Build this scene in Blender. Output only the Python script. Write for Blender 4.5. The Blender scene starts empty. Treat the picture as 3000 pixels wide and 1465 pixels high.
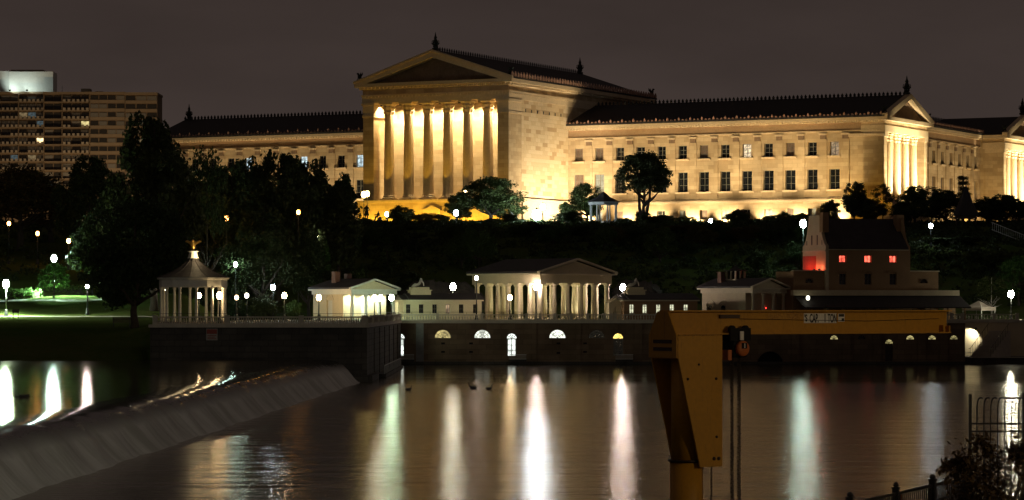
import bpy, math, random
import numpy as np
from mathutils import Vector, Matrix

# ------------------------------------------------------------------ camera, sky, exposure
SC = bpy.context.scene
COL = SC.collection
F, HOR, CH = 8600.0, 900.0, 6.25          # focal length (px of the 3000 px photo), horizon row, eye height
cam_d = bpy.data.cameras.new('camera')
cam = bpy.data.objects.new('camera', cam_d)
COL.objects.link(cam)
cam.location = (0, 0, CH)
cam.rotation_euler = (math.radians(90), 0, 0)
cam_d.sensor_width = 36.0
cam_d.lens = 36.0 * F / 3000.0
cam_d.shift_y = (HOR - 732.5) / 3000.0
cam_d.clip_start = 0.5
cam_d.clip_end = 6000
SC.camera = cam

W = bpy.data.worlds.new('World')
SC.world = W
W.use_nodes = True
wn = W.node_tree
wn.nodes.clear()
w_out = wn.nodes.new('ShaderNodeOutputWorld')
w_bg = wn.nodes.new('ShaderNodeBackground')
w_tc = wn.nodes.new('ShaderNodeTexCoord')
w_sep = wn.nodes.new('ShaderNodeSeparateXYZ')
w_ramp = wn.nodes.new('ShaderNodeValToRGB')   # town glow, fading from the horizon upwards
w_ramp.color_ramp.elements[0].position = 0.0
w_ramp.color_ramp.elements[0].color = (0.060, 0.044, 0.038, 1)
w_ramp.color_ramp.elements[1].position = 0.60
w_ramp.color_ramp.elements[1].color = (0.033, 0.0245, 0.022, 1)
e = w_ramp.color_ramp.elements.new(0.10); e.color = (0.040, 0.029, 0.0255, 1)
wn.links.new(w_tc.outputs['Generated'], w_sep.inputs[0])
wn.links.new(w_sep.outputs['Z'], w_ramp.inputs[0])
w_n = wn.nodes.new('ShaderNodeTexNoise')       # faint low cloud in the glow
w_n.inputs['Scale'].default_value = 9.0; w_n.inputs['Detail'].default_value = 5.0
w_m = wn.nodes.new('ShaderNodeMapping'); w_m.inputs['Scale'].default_value = (1.0, 1.0, 3.5)
wn.links.new(w_tc.outputs['Generated'], w_m.inputs['Vector']); wn.links.new(w_m.outputs[0], w_n.inputs['Vector'])
w_r = wn.nodes.new('ShaderNodeMapRange'); w_r.inputs['From Min'].default_value = 0.3; w_r.inputs['From Max'].default_value = 0.7
w_r.inputs['To Min'].default_value = 0.88; w_r.inputs['To Max'].default_value = 1.14
wn.links.new(w_n.outputs['Fac'], w_r.inputs[0])
w_x = wn.nodes.new('ShaderNodeVectorMath'); w_x.operation = 'SCALE'
wn.links.new(w_ramp.outputs[0], w_x.inputs[0]); wn.links.new(w_r.outputs[0], w_x.inputs['Scale'])
wn.links.new(w_x.outputs[0], w_bg.inputs['Color'])
w_bg.inputs['Strength'].default_value = 1.0
wn.links.new(w_bg.outputs[0], w_out.inputs[0])

SC.view_settings.view_transform = 'Standard'
SC.view_settings.look = 'None'
SC.view_settings.exposure = 0.0
SC.view_settings.gamma = 1.0
SC.view_settings.use_curve_mapping = False
SC.render.engine = 'CYCLES'
SC.cycles.use_denoising = True
SC.cycles.sample_clamp_indirect = 4.0
SC.cycles.sample_clamp_direct = 0.0
SC.cycles.max_bounces = 5
SC.cycles.diffuse_bounces = 2
SC.cycles.glossy_bounces = 3
SC.cycles.transmission_bounces = 2
SC.cycles.transparent_max_bounces = 4
SC.cycles.caustics_reflective = False
SC.cycles.caustics_refractive = False
SC.cycles.use_light_tree = True

RND = random.Random(7)
R = math.radians


def PX(u, Y):
    return (u - 1500.0) / F * Y


def PZ(v, Y):
    return CH + (HOR - v) / F * Y


# ------------------------------------------------------------------ mesh helpers
class MB:
    def __init__(self):
        self.v = []
        self.f = []

    def add(self, vs, fs):
        o = len(self.v)
        self.v.extend(vs)
        self.f.extend([tuple(i + o for i in f) for f in fs])
        return self

    def box(self, x0, x1, y0, y1, z0, z1):
        return self.add([(x0, y0, z0), (x1, y0, z0), (x1, y1, z0), (x0, y1, z0),
                         (x0, y0, z1), (x1, y0, z1), (x1, y1, z1), (x0, y1, z1)],
                        [(0, 3, 2, 1), (4, 5, 6, 7), (0, 1, 5, 4), (1, 2, 6, 5), (2, 3, 7, 6), (3, 0, 4, 7)])

    def poly(self, pts):
        return self.add(list(pts), [tuple(range(len(pts)))])

    def prism(self, pts, fn, d0, d1):
        n = len(pts)
        vs = [fn(a, b, d0) for a, b in pts] + [fn(a, b, d1) for a, b in pts]
        fs = [tuple(range(n)), tuple(range(2 * n - 1, n - 1, -1))]
        fs += [(i, (i + 1) % n, n + (i + 1) % n, n + i) for i in range(n)]
        return self.add(vs, fs)

    def prism_y(self, pts, y0, y1):      # polygon in x,z pushed along y
        return self.prism(pts, lambda a, b, d: (a, d, b), y0, y1)

    def prism_x(self, pts, x0, x1):      # polygon in y,z pushed along x
        return self.prism(pts, lambda a, b, d: (d, a, b), x0, x1)

    def prism_z(self, pts, z0, z1):
        return self.prism(pts, lambda a, b, d: (a, b, d), z0, z1)

    def lathe(self, prof, n=12, cx=0.0, cy=0.0, cz=0.0, flute=0.0):
        vs, fs = [], []
        for (r, z) in prof:
            for k in range(n):
                a = 2 * math.pi * k / n
                rr = r * (1 - flute * (k % 2))
                vs.append((cx + rr * math.cos(a), cy + rr * math.sin(a), cz + z))
        for j in range(len(prof) - 1):
            for k in range(n):
                fs.append((j * n + k, j * n + (k + 1) % n, (j + 1) * n + (k + 1) % n, (j + 1) * n + k))
        fs.append(tuple(range(n - 1, -1, -1)))
        fs.append(tuple((len(prof) - 1) * n + k for k in range(n)))
        return self.add(vs, fs)

    def tube(self, pts, radii, n=6):
        pts = [Vector(p) for p in pts]
        vs, fs = [], []
        for i, p in enumerate(pts):
            d = (pts[min(i + 1, len(pts) - 1)] - pts[max(i - 1, 0)]).normalized()
            a = d.orthogonal().normalized()
            if abs(d.z) < 0.95:
                a = d.cross(Vector((0, 0, 1))).normalized()
            b = d.cross(a)
            r = radii[i] if hasattr(radii, '__len__') else radii
            for k in range(n):
                t = 2 * math.pi * k / n
                vs.append(tuple(p + a * (r * math.cos(t)) + b * (r * math.sin(t))))
        for j in range(len(pts) - 1):
            for k in range(n):
                fs.append((j * n + k, j * n + (k + 1) % n, (j + 1) * n + (k + 1) % n, (j + 1) * n + k))
        fs.append(tuple(range(n - 1, -1, -1)))
        fs.append(tuple((len(pts) - 1) * n + k for k in range(n)))
        return self.add(vs, fs)

    def ball(self, c, rx, ry, rz, n=8, m=6):
        prof = []
        o = len(self.v)
        vs, fs = [], []
        for j in range(m + 1):
            t = math.pi * j / m
            for k in range(n):
                a = 2 * math.pi * k / n
                vs.append((c[0] + rx * math.sin(t) * math.cos(a), c[1] + ry * math.sin(t) * math.sin(a), c[2] - rz * math.cos(t)))
        for j in range(m):
            for k in range(n):
                fs.append((j * n + k, j * n + (k + 1) % n, (j + 1) * n + (k + 1) % n, (j + 1) * n + k))
        return self.add(vs, fs)

    def wall(self, x0, y0, dx, dy, L, z0, z1, holes, depth, nx, ny):
        """Upright wall face from (x0,y0) along unit (dx,dy), outward normal (nx,ny); holes (s0,s1,z0,z1) with reveals of the given depth."""
        xs = sorted(set([0, L] + [h[0] for h in holes] + [h[1] for h in holes]))
        zs = sorted(set([z0, z1] + [h[2] for h in holes] + [h[3] for h in holes]))
        P = lambda s, z, d=0.0: (x0 + dx * s - nx * d, y0 + dy * s - ny * d, z)
        for i in range(len(xs) - 1):
            for j in range(len(zs) - 1):
                a, b, c, d = xs[i], xs[i + 1], zs[j], zs[j + 1]
                m, q = (a + b) / 2, (c + d) / 2
                if any(h[0] < m < h[1] and h[2] < q < h[3] for h in holes):
                    continue
                self.poly([P(a, c), P(b, c), P(b, d), P(a, d)])
        for (a, b, c, d) in holes:
            self.poly([P(a, c), P(a, c, depth), P(b, c, depth), P(b, c)])
            self.poly([P(a, d), P(b, d), P(b, d, depth), P(a, d, depth)])
            self.poly([P(a, c), P(a, d), P(a, d, depth), P(a, c, depth)])
            self.poly([P(b, c), P(b, c, depth), P(b, d, depth), P(b, d)])
        return self

    def mesh(self, name, smooth=False):
        me = bpy.data.meshes.new(name)
        me.from_pydata(self.v, [], self.f)
        if smooth:
            me.polygons.foreach_set('use_smooth', [True] * len(me.polygons))
        me.update()
        return me

    def build(self, name, mat, parent=None, smooth=False):
        return obj(name, self.mesh(name, smooth), mat, parent)


def obj(name, me, mat=None, parent=None, loc=None, rz=0.0, scale=None):
    o = bpy.data.objects.new(name, me)
    COL.objects.link(o)
    if mat is not None and len(me.materials) == 0:
        me.materials.append(M[mat])
    if parent is not None:
        o.parent = parent
    if loc is not None:
        o.location = loc
    if rz:
        o.rotation_euler = (0, 0, rz)
    if scale is not None:
        o.scale = scale
    return o


def inst(name, src, parent=None, loc=(0, 0, 0), rz=0.0, scale=None, mat=None):
    """Another object on the mesh of src; with mat the slot is overridden on the object."""
    o = obj(name, src.data if hasattr(src, 'data') else src, None, parent, loc, rz, scale)
    if mat:
        o.material_slots[0].link = 'OBJECT'
        o.material_slots[0].material = M[mat]
    return o


def tag(o, label=None, cat=None, group=None, kind=None):
    if label: o['label'] = label
    if cat: o['category'] = cat
    if group: o['group'] = group
    if kind: o['kind'] = kind
    return o


def thing(name, label, cat, loc=(0, 0, 0), rz=0.0, group=None, scale=None):
    o = bpy.data.objects.new(name, None)
    COL.objects.link(o)
    o.location = loc
    o.rotation_euler = (0, 0, rz)
    if scale: o.scale = scale
    o.empty_display_size = 0.3
    return tag(o, label, cat, group)


def np_mesh(name, V, Q):
    me = bpy.data.meshes.new(name)
    V = np.asarray(V, dtype=np.float32); Q = np.asarray(Q, dtype=np.int32)
    k = Q.shape[1]
    me.vertices.add(len(V)); me.vertices.foreach_set('co', V.ravel())
    me.loops.add(Q.size); me.loops.foreach_set('vertex_index', Q.ravel())
    me.polygons.add(len(Q))
    me.polygons.foreach_set('loop_start', np.arange(0, Q.size, k, dtype=np.int32))
    me.polygons.foreach_set('loop_total', np.full(len(Q), k, dtype=np.int32))
    me.update(calc_edges=True)
    me.validate()
    return me


def skin_mesh(name, verts, edges, radii, levels=2, root=0):
    """One continuous body grown over a skeleton of joints."""
    me = bpy.data.meshes.new(name)
    me.from_pydata(verts, edges, [])
    o = bpy.data.objects.new(name + '_tmp', me)
    COL.objects.link(o)
    md = o.modifiers.new('skin', 'SKIN')
    for i, sv in enumerate(me.skin_vertices[0].data):
        r = radii[i]
        sv.radius = (r, r) if not hasattr(r, '__len__') else r
        sv.use_root = (i == root)
    ss = o.modifiers.new('sub', 'SUBSURF'); ss.levels = levels; ss.render_levels = levels
    dg = bpy.context.evaluated_depsgraph_get()
    dg.update()
    out = bpy.data.meshes.new_from_object(o.evaluated_get(dg))
    out.name = name
    out.polygons.foreach_set('use_smooth', [True] * len(out.polygons))
    bpy.data.objects.remove(o)
    return out


# ------------------------------------------------------------------ materials
M = {}


def nodes_of(name):
    m = bpy.data.materials.new(name)
    m.use_nodes = True
    M[name] = m
    nt = m.node_tree
    b = nt.nodes['Principled BSDF']
    return m, nt, b


def N(nt, t, **kw):
    n = nt.nodes.new(t)
    for k, v in kw.items():
        if hasattr(n, k) and k not in n.inputs:
            setattr(n, k, v)
        else:
            n.inputs[k].default_value = v
    return n


def mat(name, c, rough=0.7, var=0.25, scale=1.5, bump=0.0, metal=0.0, scale2=None, spec=None, tint=None):
    """Procedural surface: base colour broken up by two octaves of noise, with optional relief."""
    m, nt, b = nodes_of(name)
    tc = N(nt, 'ShaderNodeTexCoord')
    n1 = N(nt, 'ShaderNodeTexNoise', Scale=scale, Detail=5.0, Roughness=0.6)
    n2 = N(nt, 'ShaderNodeTexNoise', Scale=(scale2 or scale * 7), Detail=3.0)
    nt.links.new(tc.outputs['Object'], n1.inputs['Vector'])
    nt.links.new(tc.outputs['Object'], n2.inputs['Vector'])
    add = N(nt, 'ShaderNodeMath', operation='ADD')
    nt.links.new(n1.outputs['Fac'], add.inputs[0]); nt.links.new(n2.outputs['Fac'], add.inputs[1])
    rp = N(nt, 'ShaderNodeValToRGB')
    lo = tuple(x * (1 - var) for x in c); hi = tuple(min(1, x * (1 + var)) for x in c)
    if tint: lo = tuple(x * (1 - var) for x in tint)
    rp.color_ramp.elements[0].position = 0.32; rp.color_ramp.elements[0].color = lo + (1,)
    rp.color_ramp.elements[1].position = 0.68; rp.color_ramp.elements[1].color = hi + (1,)
    half = N(nt, 'ShaderNodeMath', operation='MULTIPLY'); half.inputs[1].default_value = 0.5
    nt.links.new(add.outputs[0], half.inputs[0]); nt.links.new(half.outputs[0], rp.inputs[0])
    nt.links.new(rp.outputs[0], b.inputs['Base Color'])
    b.inputs['Roughness'].default_value = rough
    b.inputs['Metallic'].default_value = metal
    if spec is not None: b.inputs['Specular IOR Level'].default_value = spec
    if bump:
        bp = N(nt, 'ShaderNodeBump', Strength=bump, Distance=0.05)
        nt.links.new(n2.outputs['Fac'], bp.inputs['Height']); nt.links.new(bp.outputs[0], b.inputs['Normal'])
    return m


def mat_ashlar(name, c1, c2, mortar, bw, bh, rough=0.8, msize=0.012, bump=0.3, noise=0.35):
    """Coursed stone: blocks of slightly different colour with fine joints, laid along x+y and z."""
    m, nt, b = nodes_of(name)
    tc = N(nt, 'ShaderNodeTexCoord'); sp = N(nt, 'ShaderNodeSeparateXYZ'); cb = N(nt, 'ShaderNodeCombineXYZ')
    ad = N(nt, 'ShaderNodeMath', operation='ADD')
    nt.links.new(tc.outputs['Object'], sp.inputs[0])
    nt.links.new(sp.outputs['X'], ad.inputs[0]); nt.links.new(sp.outputs['Y'], ad.inputs[1])
    nt.links.new(ad.outputs[0], cb.inputs['X']); nt.links.new(sp.outputs['Z'], cb.inputs['Y'])
    br = N(nt, 'ShaderNodeTexBrick')
    br.inputs['Scale'].default_value = 1.0
    br.inputs['Color1'].default_value = c1 + (1,); br.inputs['Color2'].default_value = c2 + (1,)
    br.inputs['Mortar'].default_value = mortar + (1,)
    br.inputs['Mortar Size'].default_value = msize
    br.inputs['Mortar Smooth'].default_value = 0.3
    br.inputs['Brick Width'].default_value = bw; br.inputs['Row Height'].default_value = bh
    nt.links.new(cb.outputs[0], br.inputs['Vector'])
    n1 = N(nt, 'ShaderNodeTexNoise', Scale=0.35, Detail=6.0, Roughness=0.65)
    nt.links.new(tc.outputs['Object'], n1.inputs['Vector'])
    rp = N(nt, 'ShaderNodeValToRGB')
    rp.color_ramp.elements[0].position = 0.3; rp.color_ramp.elements[0].color = (1 - noise,) * 3 + (1,)
    rp.color_ramp.elements[1].position = 0.7; rp.color_ramp.elements[1].color = (1, 1, 1, 1)
    nt.links.new(n1.outputs['Fac'], rp.inputs[0])
    mx = N(nt, 'ShaderNodeMixRGB', blend_type='MULTIPLY'); mx.inputs[0].default_value = 1.0
    nt.links.new(br.outputs['Color'], mx.inputs[1]); nt.links.new(rp.outputs[0], mx.inputs[2])
    nt.links.new(mx.outputs[0], b.inputs['Base Color'])
    b.inputs['Roughness'].default_value = rough
    b.inputs['Specular IOR Level'].default_value = 0.25
    if bump:
        bp = N(nt, 'ShaderNodeBump', Strength=bump, Distance=0.03)
        bp.invert = True
        nt.links.new(br.outputs['Fac'], bp.inputs['Height']); nt.links.new(bp.outputs[0], b.inputs['Normal'])
    return m


def mat_emit(name, c, s):
    m, nt, b = nodes_of(name)
    b.inputs['Base Color'].default_value = (0.8, 0.8, 0.8, 1)
    b.inputs['Emission Color'].default_value = c + (1,)
    b.inputs['Emission Strength'].default_value = s
    return m


def mat_glow(name, c, s, scale=1.2):
    """A lit room behind glass: uneven glow."""
    m, nt, b = nodes_of(name)
    tc = N(nt, 'ShaderNodeTexCoord')
    n1 = N(nt, 'ShaderNodeTexNoise', Scale=scale, Detail=3.0)
    nt.links.new(tc.outputs['Object'], n1.inputs['Vector'])
    rp = N(nt, 'ShaderNodeValToRGB')
    rp.color_ramp.elements[0].position = 0.38; rp.color_ramp.elements[0].color = tuple(x * 0.35 for x in c) + (1,)
    rp.color_ramp.elements[1].position = 0.6; rp.color_ramp.elements[1].color = c + (1,)
    nt.links.new(n1.outputs['Fac'], rp.inputs[0])
    nt.links.new(rp.outputs[0], b.inputs['Emission Color'])
    b.inputs['Base Color'].default_value = (0.05, 0.05, 0.05, 1)
    b.inputs['Emission Strength'].default_value = s
    b.inputs['Roughness'].default_value = 0.2
    return m


def mat_leaf(name, c, var=0.45, hue=0.03):
    m, nt, b = nodes_of(name)
    geo = N(nt, 'ShaderNodeNewGeometry'); oi = N(nt, 'ShaderNodeObjectInfo')
    hsv = N(nt, 'ShaderNodeHueSaturation'); hsv.inputs['Color'].default_value = c + (1,)
    mr = N(nt, 'ShaderNodeMapRange'); mr.inputs['To Min'].default_value = 1 - var; mr.inputs['To Max'].default_value = 1 + var
    mh = N(nt, 'ShaderNodeMapRange'); mh.inputs['To Min'].default_value = 0.5 - hue; mh.inputs['To Max'].default_value = 0.5 + hue
    nt.links.new(geo.outputs['Random Per Island'], mr.inputs[0])
    nt.links.new(oi.outputs['Random'], mh.inputs[0])
    nt.links.new(mr.outputs[0], hsv.inputs['Value']); nt.links.new(mh.outputs[0], hsv.inputs['Hue'])
    nt.links.new(hsv.outputs[0], b.inputs['Base Color'])
    b.inputs['Roughness'].default_value = 0.65
    b.inputs['Specular IOR Level'].default_value = 0.2
    tr = N(nt, 'ShaderNodeBsdfTranslucent'); nt.links.new(hsv.outputs[0], tr.inputs['Color'])
    mx = N(nt, 'ShaderNodeMixShader'); mx.inputs[0].default_value = 0.25
    nt.links.new(b.outputs[0], mx.inputs[1]); nt.links.new(tr.outputs[0], mx.inputs[2])
    nt.links.new(mx.outputs[0], nt.nodes['Material Output'].inputs['Surface'])
    return m


mat_ashlar('museum_stone', (0.62, 0.47, 0.29), (0.47, 0.335, 0.19), (0.40, 0.29, 0.16), 1.9, 0.72, msize=0.016, noise=0.30, bump=0.2)
mat('museum_trim', (0.60, 0.46, 0.29), 0.75, 0.15, 0.6)
mat('column_stone', (0.60, 0.45, 0.27), 0.7, 0.14, 0.5, scale2=3.0)
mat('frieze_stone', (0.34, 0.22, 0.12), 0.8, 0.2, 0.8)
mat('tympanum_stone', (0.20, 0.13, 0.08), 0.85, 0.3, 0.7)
mat('roof_tile', (0.022, 0.017, 0.016), 0.75, 0.3, 0.8)
mat('antefix_clay', (0.42, 0.24, 0.17), 0.6, 0.3, 2.0)
mat('cresting_metal', (0.02, 0.02, 0.018), 0.6, 0.3, 3.0)
mat('bronze', (0.035, 0.042, 0.032), 0.45, 0.4, 3.0, metal=0.6)
mat('dark_glass', (0.012, 0.014, 0.016), 0.12, 0.3, 0.6)
mat('curtain_glass', (0.16, 0.11, 0.085), 0.35, 0.35, 1.0)
mat('pale_glass', (0.22, 0.25, 0.26), 0.3, 0.35, 0.9)
mat('frame_paint', (0.16, 0.15, 0.12), 0.5, 0.2, 4.0)
mat('door_dark', (0.05, 0.035, 0.025), 0.6, 0.3, 3.0)
mat('cream_stucco', (0.60, 0.52, 0.34), 0.8, 0.14, 0.7, bump=0.1, scale2=9.0)
mat('cream_trim', (0.64, 0.57, 0.40), 0.7, 0.12, 1.2)
mat('tan_stucco', (0.33, 0.21, 0.105), 0.85, 0.2, 0.6, bump=0.1, scale2=8.0)
mat('white_wood', (0.66, 0.66, 0.58), 0.6, 0.12, 1.5)
mat('slate', (0.035, 0.03, 0.03), 0.7, 0.35, 1.0)
mat('brick_chimney', (0.20, 0.12, 0.09), 0.85, 0.3, 4.0, bump=0.2)
mat_ashlar('river_stone', (0.085, 0.08, 0.07), (0.12, 0.11, 0.095), (0.05, 0.048, 0.042), 1.3, 0.5, noise=0.55, bump=0.6, msize=0.02)
mat_ashlar('mill_stone', (0.26, 0.185, 0.115), (0.19, 0.135, 0.085), (0.07, 0.055, 0.045), 1.6, 0.55, noise=0.4, bump=0.4, msize=0.012)
mat('pilaster_stone', (0.22, 0.215, 0.21), 0.85, 0.2, 0.8)
mat('balustrade_stone', (0.50, 0.46, 0.37), 0.8, 0.18, 1.6)
mat('rail_metal', (0.04, 0.04, 0.038), 0.5, 0.2, 4.0, metal=0.5)
mat('white_rail', (0.5, 0.5, 0.46), 0.6, 0.15, 3.0)
mat('post_metal', (0.035, 0.04, 0.038), 0.5, 0.25, 5.0, metal=0.4)
mat('paving', (0.30, 0.27, 0.23), 0.85, 0.25, 0.8, bump=0.1)
mat('path_paving', (0.42, 0.40, 0.35), 0.85, 0.2, 0.8)
mat('apartment_wall', (0.25, 0.19, 0.13), 0.85, 0.15, 0.15)
mat('apartment_band', (0.33, 0.26, 0.18), 0.85, 0.12, 0.2)
mat('balcony_panel', (0.46, 0.41, 0.33), 0.7, 0.12, 0.8)
mat('apartment_glass', (0.045, 0.043, 0.04), 0.25, 0.5, 0.4)
mat('apartment_blind', (0.24, 0.235, 0.22), 0.5, 0.3, 0.5)
mat('penthouse_white', (0.72, 0.74, 0.70), 0.8, 0.08, 0.3)
mat('bark', (0.045, 0.034, 0.025), 0.9, 0.4, 3.0, bump=0.4)
mat('pale_bark', (0.42, 0.40, 0.35), 0.85, 0.45, 2.5)
mat_leaf('leaf_dark', (0.042, 0.058, 0.022))
mat_leaf('leaf_mid', (0.055, 0.085, 0.025))
mat_leaf('leaf_olive', (0.070, 0.075, 0.022))
mat_leaf('leaf_fresh', (0.055, 0.11, 0.025))
mat_leaf('leaf_brown', (0.085, 0.060, 0.022))
mat('crane_yellow', (0.52, 0.25, 0.008), 0.55, 0.12, 1.5, scale2=14.0)
nt = M['crane_yellow'].node_tree; b = nt.nodes['Principled BSDF']      # rust specks, run-down streaks and grime over the paint
src = b.inputs['Base Color'].links[0].from_socket
tc = N(nt, 'ShaderNodeTexCoord'); mp = N(nt, 'ShaderNodeMapping'); mp.inputs['Scale'].default_value = (9.0, 9.0, 0.9)
nt.links.new(tc.outputs['Object'], mp.inputs['Vector'])
ns = N(nt, 'ShaderNodeTexNoise', Scale=1.6, Detail=8.0, Roughness=0.75); nt.links.new(mp.outputs[0], ns.inputs['Vector'])
rr = N(nt, 'ShaderNodeValToRGB'); rr.color_ramp.elements[0].position = 0.56; rr.color_ramp.elements[0].color = (0, 0, 0, 1)
rr.color_ramp.elements[1].position = 0.80; rr.color_ramp.elements[1].color = (1, 1, 1, 1)
nt.links.new(ns.outputs['Fac'], rr.inputs[0])
np_ = N(nt, 'ShaderNodeTexNoise', Scale=26.0, Detail=4.0, Roughness=0.8); nt.links.new(tc.outputs['Object'], np_.inputs['Vector'])
rq = N(nt, 'ShaderNodeValToRGB'); rq.color_ramp.elements[0].position = 0.66; rq.color_ramp.elements[0].color = (0, 0, 0, 1)
rq.color_ramp.elements[1].position = 0.72; rq.color_ramp.elements[1].color = (1, 1, 1, 1)
nt.links.new(np_.outputs['Fac'], rq.inputs[0])
mxx = N(nt, 'ShaderNodeMath', operation='MAXIMUM'); nt.links.new(rr.outputs[0], mxx.inputs[0]); nt.links.new(rq.outputs[0], mxx.inputs[1])
mg = N(nt, 'ShaderNodeMixRGB'); mg.inputs[2].default_value = (0.13, 0.05, 0.018, 1)
nt.links.new(mxx.outputs[0], mg.inputs[0]); nt.links.new(src, mg.inputs[1]); nt.links.new(mg.outputs[0], b.inputs['Base Color'])
mat('crane_yellow_worn', (0.50, 0.27, 0.03), 0.6, 0.35, 5.0, tint=(0.40, 0.16, 0.03))
mat('hoist_black', (0.008, 0.008, 0.008), 0.9, 0.3, 8.0)
mat('hoist_orange', (0.55, 0.15, 0.03), 0.5, 0.2, 8.0)
mat('chain_steel', (0.10, 0.08, 0.06), 0.5, 0.4, 20.0, metal=0.7)
mat('sticker_white', (0.80, 0.78, 0.72), 0.6, 0.2, 9.0)
mat('sticker_ink', (0.03, 0.028, 0.025), 0.7, 0.2, 9.0)
mat('bolt_dark', (0.05, 0.03, 0.02), 0.5, 0.3, 9.0, metal=0.5)
mat('fence_black', (0.018, 0.017, 0.016), 0.5, 0.3, 6.0)
mat('goose_grey', (0.05, 0.045, 0.04), 0.8, 0.4, 9.0)
mat('wet_wood', (0.03, 0.025, 0.02), 0.6, 0.4, 4.0, bump=0.3)
mat('gold_leaf', (0.75, 0.45, 0.10), 0.35, 0.25, 8.0, metal=0.85)
mat('granite_grey', (0.26, 0.27, 0.26), 0.8, 0.2, 3.0)
mat('timber_brown', (0.09, 0.06, 0.045), 0.8, 0.3, 3.0)
mat('sign_white', (0.35, 0.33, 0.29), 0.7, 0.15, 3.0)
mat('sign_red', (0.28, 0.06, 0.04), 0.7, 0.2, 3.0)
mat('orange_plastic', (0.75, 0.20, 0.03), 0.45, 0.15, 6.0)
mat('tent_fabric', (0.30, 0.26, 0.21), 0.8, 0.1, 2.0)
mat('sculpture_stone', (0.48, 0.45, 0.38), 0.8, 0.2, 3.0)
mat('flood_housing', (0.03, 0.03, 0.03), 0.6, 0.2, 6.0)
# ------------------------------------------------------------------ ground, river, weir
ZU = 1.87            # level of the pool above the weir; the river below it is 0
DECK = 4.8           # esplanade level


def lerp_pts(t, pts):
    if t <= pts[0][0]: return pts[0][1]
    for (a, za), (b, zb) in zip(pts, pts[1:]):
        if t <= b:
            return za + (zb - za) * (t - a) / (b - a)
    return pts[-1][1]


LEFT = [(236, -1.0), (240, 0.6), (243.5, 1.95), (247, 2.7), (253, 3.7), (262, 4.4), (280, 5.0), (290, 5.3), (302, 6.0), (318, 7.3), (330, 8.1),
        (345, 9.3), (370, 11.5), (400, 14.4), (440, 17.8), (470, 19.8), (490, 20.0), (4000, 20.0)]
MIDD = [(318, 4.7), (344, 4.7), (350, 5.6), (365, 9.6), (385, 13.4), (410, 16.2), (440, 18.4), (462, 19.5), (480, 20.0), (4000, 20.0)]


def sstep(a, b, t):
    t = max(0.0, min(1.0, (t - a) / (b - a)))
    return t * t * (3 - 2 * t)


def terrain(x, y):
    if x < -30.5:
        left = lerp_pts(y, LEFT)
        if y < 250: return left
        mid = lerp_pts(y, MIDD)
        k = sstep(-62, -30.5, x)
        return left * (1 - k) + mid * k if y > 320 else left * (1 - sstep(-36, -30.5, x)) + 4.7 * sstep(-36, -30.5, x)
    if x < -14.0:
        return -3.0 if y < 250 else lerp_pts(y, MIDD)
    if x < 48.5:
        return -3.0 if y < 324 else lerp_pts(y, MIDD)
    return -3.0 if y < 341 else lerp_pts(y, MIDD)


xs = [-1600, -900, -500, -360] + list(np.arange(-260, -70, 4.0)) + list(np.arange(-70, 90, 1.5)) + list(np.arange(90, 262, 4.0)) + [360, 500, 900, 1600]
ys = list(np.arange(228, 360, 1.5)) + list(np.arange(360, 560, 4.0)) + [600, 700, 900, 1300, 2000, 3200]
rg = np.random.RandomState(3)
V = []
for y in ys:
    for x in xs:
        z = terrain(x, y)
        if z > 5.5 and y < 480: z += 0.25 * math.sin(x * 0.21 + y * 0.13) + 0.15 * math.sin(x * 0.5 - y * 0.37)
        V.append((x, y, z))
nx_, ny_ = len(xs), len(ys)
Q = [(j * nx_ + i, j * nx_ + i + 1, (j + 1) * nx_ + i + 1, (j + 1) * nx_ + i) for j in range(ny_ - 1) for i in range(nx_ - 1)]

m, nt, b = nodes_of('grass_ground')
tc = N(nt, 'ShaderNodeTexCoord')
n1 = N(nt, 'ShaderNodeTexNoise', Scale=0.09, Detail=8.0, Roughness=0.7)
n2 = N(nt, 'ShaderNodeTexNoise', Scale=2.2, Detail=6.0, Roughness=0.8)
for q in (n1, n2): nt.links.new(tc.outputs['Object'], q.inputs['Vector'])
rp = N(nt, 'ShaderNodeValToRGB')
rp.color_ramp.elements[0].position = 0.36; rp.color_ramp.elements[0].color = (0.05, 0.10, 0.022, 1)
rp.color_ramp.elements[1].position = 0.66; rp.color_ramp.elements[1].color = (0.115, 0.115, 0.045, 1)
mxn = N(nt, 'ShaderNodeMath', operation='MULTIPLY_ADD'); mxn.inputs[1].default_value = 0.5
hlf = N(nt, 'ShaderNodeMath', operation='MULTIPLY'); hlf.inputs[1].default_value = 0.5
nt.links.new(n1.outputs['Fac'], hlf.inputs[0]); nt.links.new(n2.outputs['Fac'], mxn.inputs[0]); nt.links.new(hlf.outputs[0], mxn.inputs[2])
nt.links.new(mxn.outputs[0], rp.inputs[0]); nt.links.new(rp.outputs[0], b.inputs['Base Color'])
b.inputs['Roughness'].default_value = 1.0; b.inputs['Specular IOR Level'].default_value = 0.0
bp = N(nt, 'ShaderNodeBump', Strength=0.6, Distance=0.15)
nt.links.new(n2.outputs['Fac'], bp.inputs['Height']); nt.links.new(bp.outputs[0], b.inputs['Normal'])

me = np_mesh('terrain', V, Q); me.polygons.foreach_set('use_smooth', [True] * len(me.polygons))
tag(obj('terrain', me, 'grass_ground'), 'dark grassy hillside and lawn rising from the river to the museum terrace', kind='structure')


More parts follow.
